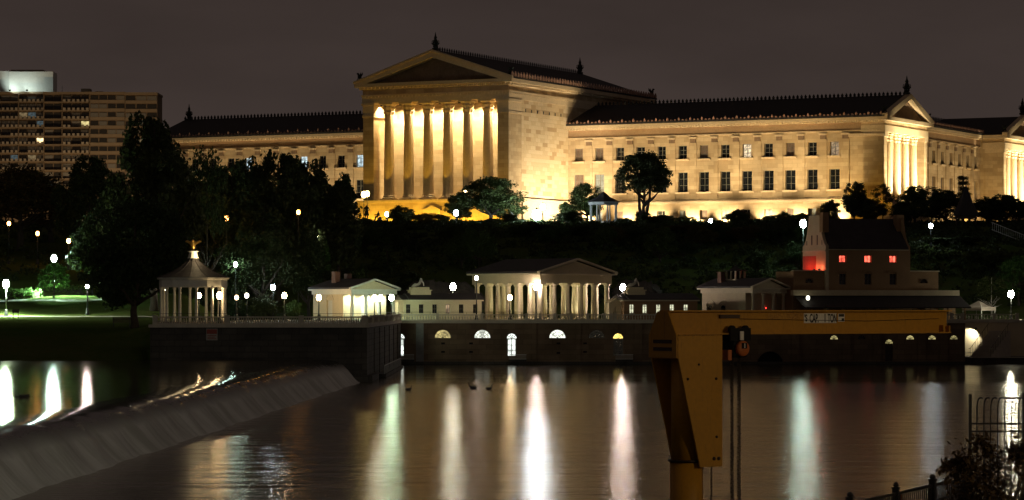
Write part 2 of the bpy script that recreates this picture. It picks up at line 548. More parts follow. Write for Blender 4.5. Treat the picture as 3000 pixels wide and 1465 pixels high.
def mat_water(name, calm_from, rough_near, rough_far, bump, swell=0.05, sheen=0.3):
    m, nt, b = nodes_of(name)
    tc = N(nt, 'ShaderNodeTexCoord'); sp = N(nt, 'ShaderNodeSeparateXYZ')
    nt.links.new(tc.outputs['Object'], sp.inputs[0])
    mp = N(nt, 'ShaderNodeMapping'); mp.inputs['Scale'].default_value = (0.035, 0.55, 1)
    nt.links.new(tc.outputs['Object'], mp.inputs['Vector'])
    n1 = N(nt, 'ShaderNodeTexNoise', Scale=1.0, Detail=6.0, Roughness=0.65)
    nt.links.new(mp.outputs[0], n1.inputs['Vector'])
    mp2 = N(nt, 'ShaderNodeMapping'); mp2.inputs['Scale'].default_value = (0.35, 2.2, 1)
    nt.links.new(tc.outputs['Object'], mp2.inputs['Vector'])
    n2 = N(nt, 'ShaderNodeTexNoise', Scale=1.0, Detail=4.0, Roughness=0.6)
    nt.links.new(mp2.outputs[0], n2.inputs['Vector'])
    # broad bands of rougher and smoother water; the pool under the wall is calm
    wob = N(nt, 'ShaderNodeMath', operation='MULTIPLY_ADD'); wob.inputs[1].default_value = 5.0
    nt.links.new(n1.outputs['Fac'], wob.inputs[0]); nt.links.new(sp.outputs['Y'], wob.inputs[2])
    mr = N(nt, 'ShaderNodeMapRange'); mr.interpolation_type = 'SMOOTHSTEP'
    mr.inputs['From Min'].default_value = calm_from - 8; mr.inputs['From Max'].default_value = calm_from + 10
    mr.inputs['To Min'].default_value = rough_near; mr.inputs['To Max'].default_value = rough_far
    nt.links.new(wob.outputs[0], mr.inputs[0])
    rb = N(nt, 'ShaderNodeMapRange'); rb.inputs['From Min'].default_value = 0.3; rb.inputs['From Max'].default_value = 0.7
    rb.inputs['To Min'].default_value = 0.95; rb.inputs['To Max'].default_value = 1.05
    nt.links.new(n1.outputs['Fac'], rb.inputs[0])
    ml = N(nt, 'ShaderNodeMath', operation='MULTIPLY')
    nt.links.new(mr.outputs[0], ml.inputs[0]); nt.links.new(rb.outputs[0], ml.inputs[1])
    # wavelets lie along the current, so glints spread sideways more than they lengthen
    gl = N(nt, 'ShaderNodeBsdfAnisotropic'); gl.distribution = 'BECKMANN'
    gl.inputs['Color'].default_value = (1.0, 0.97, 0.92, 1); gl.inputs['Anisotropy'].default_value = -0.36
    tg = N(nt, 'ShaderNodeCombineXYZ'); tg.inputs['X'].default_value = 1.0
    nt.links.new(tg.outputs[0], gl.inputs['Tangent'])
    nt.links.new(ml.outputs[0], gl.inputs['Roughness'])
    mp4 = N(nt, 'ShaderNodeMapping'); mp4.inputs['Scale'].default_value = (0.055, 0.30, 1)
    nt.links.new(tc.outputs['Object'], mp4.inputs['Vector'])
    n4 = N(nt, 'ShaderNodeTexNoise', Scale=1.0, Detail=5.0, Roughness=0.6); nt.links.new(mp4.outputs[0], n4.inputs['Vector'])
    bp0 = N(nt, 'ShaderNodeBump', Strength=1.0, Distance=swell)            # long low swells that break up the glitter paths
    nt.links.new(n4.outputs['Fac'], bp0.inputs['Height'])
    bp = N(nt, 'ShaderNodeBump', Strength=bump, Distance=0.05)
    nt.links.new(n2.outputs['Fac'], bp.inputs['Height']); nt.links.new(bp0.outputs[0], bp.inputs['Normal'])
    nt.links.new(bp.outputs[0], gl.inputs['Normal'])
    g2 = N(nt, 'ShaderNodeBsdfAnisotropic'); g2.distribution = 'GGX'        # scattered steeper wavelets give the broad sheen
    g2.inputs['Color'].default_value = (1.0, 0.95, 0.86, 1); g2.inputs['Roughness'].default_value = 0.27
    nt.links.new(bp.outputs[0], g2.inputs['Normal'])
    gm = N(nt, 'ShaderNodeMixShader')
    ms_ = N(nt, 'ShaderNodeMapRange')                                       # none of it on the sheltered water
    ms_.inputs['From Min'].default_value = min(rough_far, rough_near * .97); ms_.inputs['From Max'].default_value = rough_near
    ms_.inputs['To Min'].default_value = 0.04; ms_.inputs['To Max'].default_value = sheen
    nt.links.new(mr.outputs[0], ms_.inputs[0]); nt.links.new(ms_.outputs[0], gm.inputs[0])
    nt.links.new(gl.outputs[0], gm.inputs[1]); nt.links.new(g2.outputs[0], gm.inputs[2])
    fr = N(nt, 'ShaderNodeFresnel', IOR=1.33)
    b.inputs['Base Color'].default_value = (0.014, 0.012, 0.008, 1)
    b.inputs['Specular IOR Level'].default_value = 0.0
    b.inputs['Roughness'].default_value = 1.0
    mx = N(nt, 'ShaderNodeMixShader')
    nt.links.new(fr.outputs[0], mx.inputs[0]); nt.links.new(b.outputs[0], mx.inputs[1]); nt.links.new(gm.outputs[0], mx.inputs[2])
    nt.links.new(mx.outputs[0], nt.nodes['Material Output'].inputs['Surface'])
    return m


mat_water('river_surface', 243.0, 0.18, 0.085, 0.10, 0.13, 0.36)
mat_water('pool_surface', 110.0, 0.15, 0.14, 0.04, 0.02, 0.12)

mb = MB().poly([(-1500, -300, 0), (1500, -300, 0), (1500, 346, 0), (-1500, 346, 0)])
tag(mb.build('river_water', 'river_surface'), 'wide dark river below the weir with long light streaks', kind='structure')

# the weir runs away from the near bank; toe line in plan
TOE0, TOE1 = (-16.4, 95.5), (-12.6, 247.0)


def toe_x(y):
    return TOE0[0] + (TOE1[0] - TOE0[0]) * (y - TOE0[1]) / (TOE1[1] - TOE0[1])


PROF = [(-3.6, ZU + 0.006), (-2.9, ZU - 0.01), (-2.3, ZU - 0.06), (-1.8, ZU - 0.17), (-1.35, ZU - 0.42), (-0.95, ZU - 0.80), (-0.55, ZU - 1.28), (-0.2, 0.22), (0.0, 0.03), (0.35, -0.05)]
wy = list(np.arange(20, 247.1, 1.0))
V, Q = [], []
for j, y in enumerate(wy):
    t = toe_x(y) + 0.10 * math.sin(y * 0.35) + 0.06 * math.sin(y * 1.1)
    for i, (dx, z) in enumerate(PROF):
        k = math.sin(math.pi * i / (len(PROF) - 1))
        V.append((t + dx + 0.07 * k * math.sin(y * 0.9 + i * 0.7), y, z + 0.03 * k * math.sin(y * 1.7 + i)))
n_ = len(PROF)
Q = [(j * n_ + i, j * n_ + i + 1, (j + 1) * n_ + i + 1, (j + 1) * n_ + i) for j in range(len(wy) - 1) for i in range(n_ - 1)]
m, nt, b = nodes_of('weir_water')
tc = N(nt, 'ShaderNodeTexCoord'); sp = N(nt, 'ShaderNodeSeparateXYZ'); nt.links.new(tc.outputs['Object'], sp.inputs[0])
mp = N(nt, 'ShaderNodeMapping'); mp.inputs['Scale'].default_value = (0.12, 0.42, 0.12); mp.inputs['Rotation'].default_value = (0, 0, 0.0)
nt.links.new(tc.outputs['Object'], mp.inputs['Vector'])
n1 = N(nt, 'ShaderNodeTexNoise', Scale=1.0, Detail=6.0, Roughness=0.7); nt.links.new(mp.outputs[0], n1.inputs['Vector'])
mp3 = N(nt, 'ShaderNodeMapping'); mp3.inputs['Scale'].default_value = (0.06, 0.22, 0.06)
nt.links.new(tc.outputs['Object'], mp3.inputs['Vector'])
n3 = N(nt, 'ShaderNodeTexNoise', Scale=1.0, Detail=3.0); nt.links.new(mp3.outputs[0], n3.inputs['Vector'])
ad = N(nt, 'ShaderNodeMath', operation='MULTIPLY_ADD'); ad.inputs[1].default_value = 0.9       # foam breaks where the sheet falls
nt.links.new(n1.outputs['Fac'], ad.inputs[0]); nt.links.new(sp.outputs['Z'], ad.inputs[2])
mr = N(nt, 'ShaderNodeMapRange'); mr.inputs['From Min'].default_value = ZU + 0.30; mr.inputs['From Max'].default_value = ZU - 0.35
nt.links.new(ad.outputs[0], mr.inputs[0])
rp = N(nt, 'ShaderNodeValToRGB')
rp.color_ramp.elements[0].position = 0.40; rp.color_ramp.elements[0].color = (0.58, 0.59, 0.51, 1)
rp.color_ramp.elements[1].position = 0.58; rp.color_ramp.elements[1].color = (0.85, 0.86, 0.78, 1)
nt.links.new(n1.outputs['Fac'], rp.inputs[0])
mm = N(nt, 'ShaderNodeMixRGB'); mm.inputs[1].default_value = (0.012, 0.012, 0.009, 1)
nt.links.new(mr.outputs[0], mm.inputs[0]); nt.links.new(rp.outputs[0], mm.inputs[2])
nt.links.new(mm.outputs[0], b.inputs['Base Color'])
rr = N(nt, 'ShaderNodeMapRange'); rr.inputs['To Min'].default_value = 0.14; rr.inputs['To Max'].default_value = 0.75
nt.links.new(mr.outputs[0], rr.inputs[0]); nt.links.new(rr.outputs[0], b.inputs['Roughness'])
b.inputs['IOR'].default_value = 1.33
bp = N(nt, 'ShaderNodeBump', Strength=0.10, Distance=0.12)
nt.links.new(n1.outputs['Fac'], bp.inputs['Height']); nt.links.new(bp.outputs[0], b.inputs['Normal'])
me = np_mesh('weir_fall', V, Q); me.polygons.foreach_set('use_smooth', [True] * len(me.polygons))
tag(obj('weir_fall', me, 'weir_water'), 'smooth sheet of pale water sliding over the long low weir', kind='structure')

# pool above the weir; its surface rolls into the crest
V, Q = [], []
py = list(np.arange(20, 247.1, 1.0)) + [300]
for y in py:
    t = toe_x(min(y, 247.0)) + 0.10 * math.sin(y * 0.35) - 3.45
    V += [(-1500, y, ZU), (-120, y, ZU), (t - 8, y, ZU), (t - 1.2, y, ZU), (t, y, ZU)]
Q = [(j * 5 + i, j * 5 + i + 1, (j + 1) * 5 + i + 1, (j + 1) * 5 + i) for j in range(len(py) - 1) for i in range(4)]
me = np_mesh('pool_water', V, Q)
tag(obj('pool_water', me, 'pool_surface'), 'still dark pool of river water above the weir', kind='structure')

# line of small turbulence where the tail water meets the calm basin
V, Q = [], []

# near bank under the photographer (out of frame except for what stands on it)
mb = MB()
bk = [(-200, 4.6), (12, 4.6), (26, 2.5), (50.5, 2.5), (52.5, 2.2), (54.0, -1.0)]
for (y0, z0), (y1, z1) in zip(bk, bk[1:]):
    mb.poly([(-6, y0, z0), (300, y0, z0), (300, y1, z1), (-6, y1, z1)])
mb.poly([(-6, -200, 4.6), (-6, 12, 4.6), (-6, 26, 2.5), (-6, 50.5, 2.5), (-6, 52.5, 2.2), (-6, 54, -1), (-6, 54, -3), (-6, -200, -3)])
mb.poly([(-6, -200, 4.6), (-6, 12, 4.6), (-300, 12, 4.6), (-300, -200, 4.6)])
mb.poly([(-6, 12, 4.6), (-6, 18, -2), (-300, 18, -2), (-300, 12, 4.6)])
tag(mb.build('near_bank', 'grass_ground'), 'near river bank carrying the crane and fences', kind='structure')

# ------------------------------------------------------------------ lamps
GLOW = {'warm': (1.0, 0.68, 0.34), 'white': (1.0, 0.95, 0.72), 'cool': (0.72, 1.0, 0.86), 'blue': (0.78, 0.92, 1.0), 'pink': (1.0, 0.80, 0.72),
        'orange': (1.0, 0.42, 0.08), 'green': (0.70, 1.0, 0.66), 'yellow': (1.0, 0.74, 0.22)}


LAMPK = 0.5      # how far the lamps outshine the exposure


def glow_mat(color, s):
    s = s * LAMPK
    k = 'lamp_%s_%d' % (color, int(s))
    if k not in M: mat_emit(k, GLOW[color], s)
    return k


_post_mesh = {}


def lamp_post(x, y, z0, zl, color, s, label, r=0.22, group=None, cat='lamp', name='lamp_post', post=True):
    """Post with a footing, a collar, a glowing globe and a small cap; zl is the height of the globe."""
    t = thing(name, label, cat, (x, y, z0), 0, group)
    h = zl - z0
    r = r * 1.3
    if post:
        MB().lathe([(0.22, 0), (0.24, 0.08), (0.17, 0.25), (0.13, 0.6), (0.09, 0.7)], 8).build('base', 'post_metal', t, True)
        MB().lathe([(0.07, 0.68), (0.055, h - r - 0.12)], 8).build('post', 'post_metal', t, True)
    MB().lathe([(0.06, h - r - 0.13), (0.12, h - r - 0.03), (0.10, h - r * 0.9)], 8).build('collar', 'post_metal', t, True)
    MB().ball((0, 0, h), r * 0.85, r * 0.85, r * 1.15, 8, 5).build('globe', glow_mat(color, s), t, True)
    MB().lathe([(r * 0.6, h + r * 1.02), (r * 0.35, h + r * 1.25), (0.02, h + r * 1.6)], 8).build('cap', 'post_metal', t, True)
    return t


def spot(parent, loc, target, power, color, angle=110, blend=0.6, size=0.15):
    d = bpy.data.lights.new('flood_light', 'SPOT')
    d.energy = power; d.color = color; d.spot_size = R(angle); d.spot_blend = blend; d.shadow_soft_size = size
    o = bpy.data.objects.new('flood_light', d)
    COL.objects.link(o)
    o.parent = parent
    o.location = loc
    o.rotation_euler = (Vector(target) - Vector(loc)).to_track_quat('-Z', 'Y').to_euler()
    return o


def point(parent, loc, power, color, size=0.1):
    d = bpy.data.lights.new('bulb_light', 'POINT')
    d.energy = power; d.color = color; d.shadow_soft_size = size
    o = bpy.data.objects.new('bulb_light', d)
    COL.objects.link(o)
    o.parent = parent
    o.location = loc
    return o


_fm = {}


def floodlight(loc, aim, power, color, label, group, angle=120, rz=0.0, mount=0.0):
    """Squat floodlight: yoke, housing with a lens facing its aim; world coordinates."""
    t = thing('floodlight', label, 'floodlight', loc, 0, group)
    if not _fm:
        _fm['h'] = MB().lathe([(0.16, -0.22), (0.2, -0.1), (0.2, 0.0)], 8).mesh('housing', True); _fm['h'].materials.append(M['flood_housing'])
        _fm['y'] = MB().box(-0.22, -0.19, -0.03, 0.03, -0.3, 0.0).box(0.19, 0.22, -0.03, 0.03, -0.3, 0.0).box(-0.22, 0.22, -0.05, 0.05, -0.34, -0.3).mesh('yoke'); _fm['y'].materials.append(M['flood_housing'])
    d = Vector(aim) - Vector(loc)
    hz = inst('housing', _fm['h'], t, (0, 0, 0.34)); hz.rotation_euler = d.to_track_quat('Z', 'Y').to_euler()
    inst('yoke', _fm['y'], t, (0, 0, 0.34))
    dn = d.normalized() * 0.1
    spot(t, (dn.x, dn.y, 0.34 + dn.z), (d.x, d.y, d.z), power, color, angle)
    return t
# ------------------------------------------------------------------ the museum on the hill
TH = math.atan(0.51)
MZ = 21.0
MU = thing('museum_building', 'huge floodlit temple-fronted stone museum with long windowed wings along the hilltop', 'museum', (-0.6, 520.0, MZ), -TH)


def mw(x, y, z):
    """museum coordinates (along facade, inwards, absolute height) to world"""
    return (-0.6 + x * math.cos(TH) + y * math.sin(TH), 520.0 - x * math.sin(TH) + y * math.cos(TH), z)


def zz(z):
    return z - MZ


PW = 29.7                      # portico width; x runs -PW..0
# podium and inner walls
MB().box(-PW - 0.5, 0.5, -1.2, 4.0, zz(20.0), zz(25.0)).build('podium', 'museum_stone', MU)
MB().box(-PW - 0.7, 0.7, -1.4, 4.0, zz(25.003), zz(25.55)).build('stylobate', 'museum_trim', MU)
MB().box(-16.4, -13.0, -1.5, -1.21, zz(20.0), zz(23.6)).prism_y([(-16.7, zz(23.603)), (-14.7, zz(24.5)), (-12.7, zz(23.603))], -1.6, -1.21).build('door_surround', 'museum_trim', MU)
MB().box(-15.6, -13.8, -1.56, -1.504, zz(20.0), zz(23.0)).build('door', 'door_dark', MU)
MB().box(-PW + 2.2, -2.2, 4.0, 5.0, zz(25.0), zz(43.28)).build('portico_back_wall', 'museum_stone', MU)
for nm, x0, x1 in (('pier', -PW, -PW + 2.2), ('pier', -2.2, 0.0)):
    p = MB().box(x0, x1, 0, 5.0, zz(25.55), zz(40.7)).build(nm, 'museum_stone', MU)
    MB().box(x0 - 0.12, x1 + 0.12, -0.12, 5.0, zz(40.703), zz(41.1)).box(x0 - 0.05, x1 + 0.05, -0.05, 5.0, zz(41.1), zz(42.8)).box(x0 - 0.25, x1 + 0.25, -0.25, 5.0, zz(42.8), zz(43.28)).build('capital', 'museum_trim', p)
# side walls of the central block
mb = MB().wall(0.0, 5.0, 0, 1, 55.0, zz(20.0), zz(43.28), [], 0.4, 1, 0)
sw = mb.build('side_wall', 'museum_stone', MU)
# the blocks one can pick out on this wall: single stones, a little proud and uneven, of three tones
for nm, c in (('block_pale', (0.64, 0.50, 0.32)), ('block_mid', (0.58, 0.435, 0.26)), ('block_brown', (0.46, 0.315, 0.17))):
    mat(nm, c, 0.8, 0.10, 0.7)
blk = MB().box(0, 1.0, 0, 1.0, 0, 1.0).mesh('stone_block'); blk.materials.append(M['block_mid'])
rb_ = random.Random(17)
bh_, bl_ = 0.735, 1.9
for r in range(24):
    y_ = 5.02 - (bl_ * .5 if r % 2 else 0)
    while y_ < 24.1:
        a_, c_ = max(5.02, y_), min(24.15, y_ + bl_)
        if c_ - a_ > .25:
            z_ = zz(25.75) + r * bh_
            if not zz(41.0) < z_ + bh_ * .5 < zz(41.9):
                inst('stone_block', blk, sw, (-.3, a_ + .012, z_ + .012), 0, (.3 + rb_.uniform(.012, .035), c_ - a_ - .024, bh_ - .024),
                     rb_.choices(['block_pale', 'block_mid', 'block_brown'], [.42, .46, .12])[0])
        y_ += bl_
MB().wall(-PW, 5.0, 0, 1, 55.0, zz(20.0), zz(43.28), [], 0.4, -1, 0).build('side_wall', 'museum_stone', MU)
MB().box(-PW, 0, 59.5, 60.0, zz(20), zz(45.7)).build('rear_wall', 'museum_stone', MU)
MB().box(0.004, 0.35, 5.004, 24.0, zz(20.0), zz(25.3)).box(0.004, 0.5, 5.004, 24.0, zz(25.304), zz(25.7)).build('base_course', 'museum_trim', MU)
for i in range(7):            # row of small vent holes high on the side wall
    MB().box(0.0, 0.06, 6.5 + i * 2.4, 6.8 + i * 2.4, zz(41.2), zz(41.75)).build('vent', 'door_dark', MU)
# entablature all round
MB().box(-PW - 0.15, 0.15, -0.15, 60.1, zz(43.283), zz(44.5)).build('architrave', 'museum_trim', MU)
MB().box(-PW - 0.3, 0.3, -0.3, 60.2, zz(44.503), zz(44.75)).build('moulding', 'museum_trim', MU)
MB().box(-PW - 0.05, 0.05, -0.05, 60.0, zz(44.753), zz(45.7)).build('frieze', 'museum_stone', MU)
MB().box(-PW - 0.55, 0.55, -0.55, 60.6, zz(45.703), zz(46.1)).box(-PW - 1.2, 1.2, -1.2, 61.2, zz(46.103), zz(46.75)).build('cornice', 'museum_trim', MU)


def dentils(name, segs, mtl, parent=MU):
    """segs: (x0,y0,dx,dy,L,z,step,w,h,out,nx,ny)"""
    mb = MB()
    for (x0, y0, dx, dy, L, z, st, w, hh, o, nx, ny) in segs:
        k = 0.2
        while k < L - w:
            a = (x0 + dx * k, y0 + dy * k); c = (a[0] + dx * w + nx * o, a[1] + dy * w + ny * o)
            mb.box(min(a[0], c[0]), max(a[0], c[0]), min(a[1], c[1]), max(a[1], c[1]), z, z + hh)
            k += st
    return tag(mb.build(name, mtl, parent), kind='stuff')


dentils('dentils', [(-PW, -0.556, 1, 0, PW, zz(45.72), 0.8, 0.4, 0.34, 0.3, 0, -1), (0.556, 0, 0, 1, 60, zz(45.72), 0.8, 0.4, 0.34, 0.3, 1, 0),
                    (-PW, -0.156, 1, 0, PW, zz(44.2), 0.7, 0.35, 0.28, 0.14, 0, -1), (0.156, 0, 0, 1, 60, zz(44.2), 0.7, 0.35, 0.28, 0.14, 1, 0)], 'museum_trim')
# gable roof and pediment
AP = (-PW / 2, zz(52.0))
EV = zz(46.75)
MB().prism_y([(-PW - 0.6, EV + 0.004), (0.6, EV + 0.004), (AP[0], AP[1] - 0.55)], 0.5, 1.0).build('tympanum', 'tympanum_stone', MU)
for s in (-1, 1):
    ex = AP[0] + s * (PW / 2 + 1.25)
    MB().prism_y([(ex, EV + 0.004), (AP[0], AP[1]), (AP[0], AP[1] - 1.0), (ex - s * 2.6, EV + 0.004)], -1.2, 0.498).build('raking_cornice', 'museum_trim', MU)
    MB().prism_y([(ex + s * 0.1, EV + 0.01), (AP[0], AP[1] + 0.006), (AP[0], AP[1] + 0.45), (ex + s * 0.1, EV + 0.42)], -1.35, -0.75).build('raking_gutter', 'museum_trim', MU)
    MB().prism_y([(ex, EV + 0.02), (AP[0], AP[1] + 0.02), (AP[0], AP[1] + 0.4), (ex, EV + 0.35)], -0.74, 61.3).build('roof_slope', 'roof_tile', MU)
mb = MB()
for s in (-1, 1):
    for k in range(40):
        f = (k + 0.5) / 40
        x = AP[0] + s * (PW / 2 + 1.0) * (1 - f); z = EV + (AP[1] - EV) * f - 0.42
        mb.box(x - 0.14, x + 0.14, -1.42, -1.3, z + 0.5, z + 0.78)
tag(mb.build('rake_beads', 'museum_trim', MU), kind='stuff')
MB().prism_y([(-PW - 0.6, EV + 0.004), (0.6, EV + 0.004), (AP[0], AP[1] - 0.3)], 60.0, 60.9).build('rear_gable', 'museum_stone', MU)


def cresting(name, p0, p1, step, w, h, mtl, th=0.12, tip=True, parent=MU, alt=0.0):
    """row of upright palmette tabs from p0 to p1"""
    p0 = Vector(p0); p1 = Vector(p1)
    L = (p1 - p0).length; d = (p1 - p0) / L
    side = Vector((-d.y, d.x, 0)).normalized() * th * 0.5
    mb = MB()
    n = int(L / step)
    for i in range(n + 1):
        c = p0 + d * (i * L / n)
        k = h * (1.0 + (alt if i % 3 == 0 else 0.0))
        prof = [(-w * .35, 0), (w * .35, 0), (w * .5, k * .5), (w * .12, k * .85), (0, k), (-w * .12, k * .85), (-w * .5, k * .5)]
        vs = [tuple(c + d * a + Vector((0, 0, z)) - side) for a, z in prof] + [tuple(c + d * a + Vector((0, 0, z)) + side) for a, z in prof]
        m_ = len(prof)
        mb.add(vs, [tuple(range(m_)), tuple(range(2 * m_ - 1, m_ - 1, -1))] + [(q, (q + 1) % m_, m_ + (q + 1) % m_, m_ + q) for q in range(m_)])
    return tag(mb.build(name, mtl, parent), kind='stuff')


cresting('ridge_cresting', (AP[0], 1.0, AP[1] + 0.35), (AP[0], 59.0, AP[1] + 0.35), 0.9, 0.5, 0.75, 'cresting_metal')
cresting('eave_antefixes', (1.15, -0.8, EV + 0.3), (1.15, 60.8, EV + 0.3), 1.1, 0.75, 1.0, 'antefix_clay', 0.2)


def finial(x, y, z, s, parent=MU):
    """tall leafy acroterion: pedestal, leafed drum, tapering spray"""
    mb = MB().box(x - .6 * s, x + .6 * s, y - .6 * s, y + .6 * s, z, z + .5 * s)
    mb.lathe([(.45 * s, .5 * s), (.7 * s, .9 * s), (.55 * s, 1.3 * s), (.75 * s, 1.8 * s), (.5 * s, 2.2 * s), (.35 * s, 2.6 * s), (.42 * s, 2.9 * s), (.2 * s, 3.4 * s), (.05 * s, 4.2 * s)], 8, x, y, z, 0.3)
    for k in range(6):
        a = k * math.pi / 3 + 0.3
        c, q = math.cos(a), math.sin(a)
        mb.tube([(x + .35 * s * c, y + .35 * s * q, z + 1.1 * s), (x + .85 * s * c, y + .85 * s * q, z + 1.6 * s), (x + .8 * s * c, y + .8 * s * q, z + 2.1 * s), (x + .55 * s * c, y + .55 * s * q, z + 2.35 * s)], [.16 * s, .14 * s, .1 * s, .04 * s], 5)
    return mb.build('roof_finial', 'bronze', parent)


def griffin(x, y, z, s, parent=MU, rz=0.0):
    """crouched winged beast on a block"""
    c, q = math.cos(rz), math.sin(rz)
    P = lambda a, b, h: (x + (a * c - b * q) * s, y + (a * q + b * c) * s, z + h * s)
    mb = MB().box(x - .6 * s, x + .6 * s, y - .6 * s, y + .6 * s, z, z + .35 * s)
    mb.tube([P(-.5, 0, .5), P(-.2, 0, .8), P(.2, 0, 1.15), P(.35, 0, 1.6), P(.45, 0, 1.85), P(.75, 0, 1.8)], [.22 * s, .32 * s, .34 * s, .2 * s, .22 * s, .08 * s], 7)
    for e in (-1, 1):
        mb.tube([P(.3, .2 * e, 1.0), P(.45, .22 * e, .6), P(.5, .22 * e, .35)], [.14 * s, .1 * s, .12 * s], 5)
        mb.tube([P(0, .2 * e, 1.2), P(-.35, .35 * e, 1.7), P(-.45, .35 * e, 2.1)], [.2 * s, .16 * s, .03 * s], 5)
    return mb.build('roof_griffin', 'bronze', parent)


finial(AP[0], 0.2, AP[1] + 0.35, 0.78)
finial(AP[0], 60.0, AP[1] + 0.35, 0.78)
griffin(-PW - 0.5, -0.3, EV + 0.3, 0.9, rz=math.pi)
griffin(0.5, -0.2, EV + 0.3, 0.9)
griffin(0.5, 60.2, EV + 0.3, 0.95)

# columns: fluted shaft > base, capital
_col = {}


def column(x, y, z0, z1, d, parent=MU, mtl='column_stone', n=40, name='column'):
    key = (round(z1 - z0, 2), d, mtl)
    H_ = z1 - z0
    if key not in _col:
        cap = d * 1.25
        sh = MB().lathe([(d * .5, d * .5), (d * .49, H_ * .35), (d * .42, H_ - cap)], n, flute=0.055).mesh('shaft'); sh.materials.append(M[mtl])
        ba = MB().box(-d * .68, d * .68, -d * .68, d * .68, 0, d * .18).lathe([(d * .66, d * .18), (d * .68, d * .28), (d * .55, d * .36), (d * .6, d * .44), (d * .52, d * .5)], 16).mesh('column_base'); ba.materials.append(M[mtl])
        cp = MB().lathe([(d * .46, H_ - cap), (d * .44, H_ - cap * .9), (d * .56, H_ - cap * .68), (d * .47, H_ - cap * .6), (d * .64, H_ - cap * .36), (d * .52, H_ - cap * .3), (d * .74, H_ - cap * .13)], 16, flute=0.16)
        cp.box(-d * .7, d * .7, -d * .7, d * .7, H_ - cap * .13, H_ - 0.004)
        cp = cp.mesh('capital'); cp.materials.append(M[mtl])
        _col[key] = (sh, ba, cp)
    sh, ba, cp = _col[key]
    s = inst(name, sh, parent, (x, y, z0))
    inst('base', ba, s); inst('capital', cp, s)
    return s


for i in range(6):
    column(-PW + 4.75 + 4.04 * i, 1.25, zz(25.553), zz(43.28), 1.95)

# windows: mullioned frame > pane, sill
_win = {}


def window(kind, w, h, loc, rz, glass, parent=MU, sill=True, cols=2, rows=3, frame='frame_paint'):
    """frame standing in its opening; local x along the wall, y inwards"""
    key = (kind, w, h)
    if key not in _win:
        t = 0.09
        mb = MB().box(-w / 2, -w / 2 + t, 0, .12, 0, h).box(w / 2 - t, w / 2, 0, .12, 0, h).box(-w / 2 + t, w / 2 - t, 0, .12, 0, t).box(-w / 2 + t, w / 2 - t, 0, .12, h - t, h)
        for c in range(1, cols):
            x = -w / 2 + w * c / cols
            mb.box(x - .05, x + .05, .01, .11, t, h - t)
        for r in range(1, rows):
            z = h * r / rows
            mb.box(-w / 2 + t, w / 2 - t, .02, .10, z - .035, z + .035)
        fr = mb.mesh('window_frame'); fr.materials.append(M[frame])
        pn = MB().box(-w / 2 + .02, w / 2 - .02, .06, .08, .02, h - .02).mesh('pane'); pn.materials.append(M['dark_glass'])
        sl = MB().box(-w / 2 - .45, w / 2 + .45, -.75, -.42, -.30, -.02).mesh('sill'); sl.materials.append(M['museum_trim'])
        _win[key] = (fr, pn, sl)
    fr, pn, sl = _win[key]
    o = inst('window', fr, parent, loc, rz)
    inst('pane', pn, o, mat=glass)
    if sill: inst('sill', sl, o)
    return o


ROWS = [('upper', 1.65, 33.05, 35.45), ('lower', 1.95, 27.05, 30.65), ('basement', 1.5, 22.0, 23.75)]
WY = 24.2                      # wing front


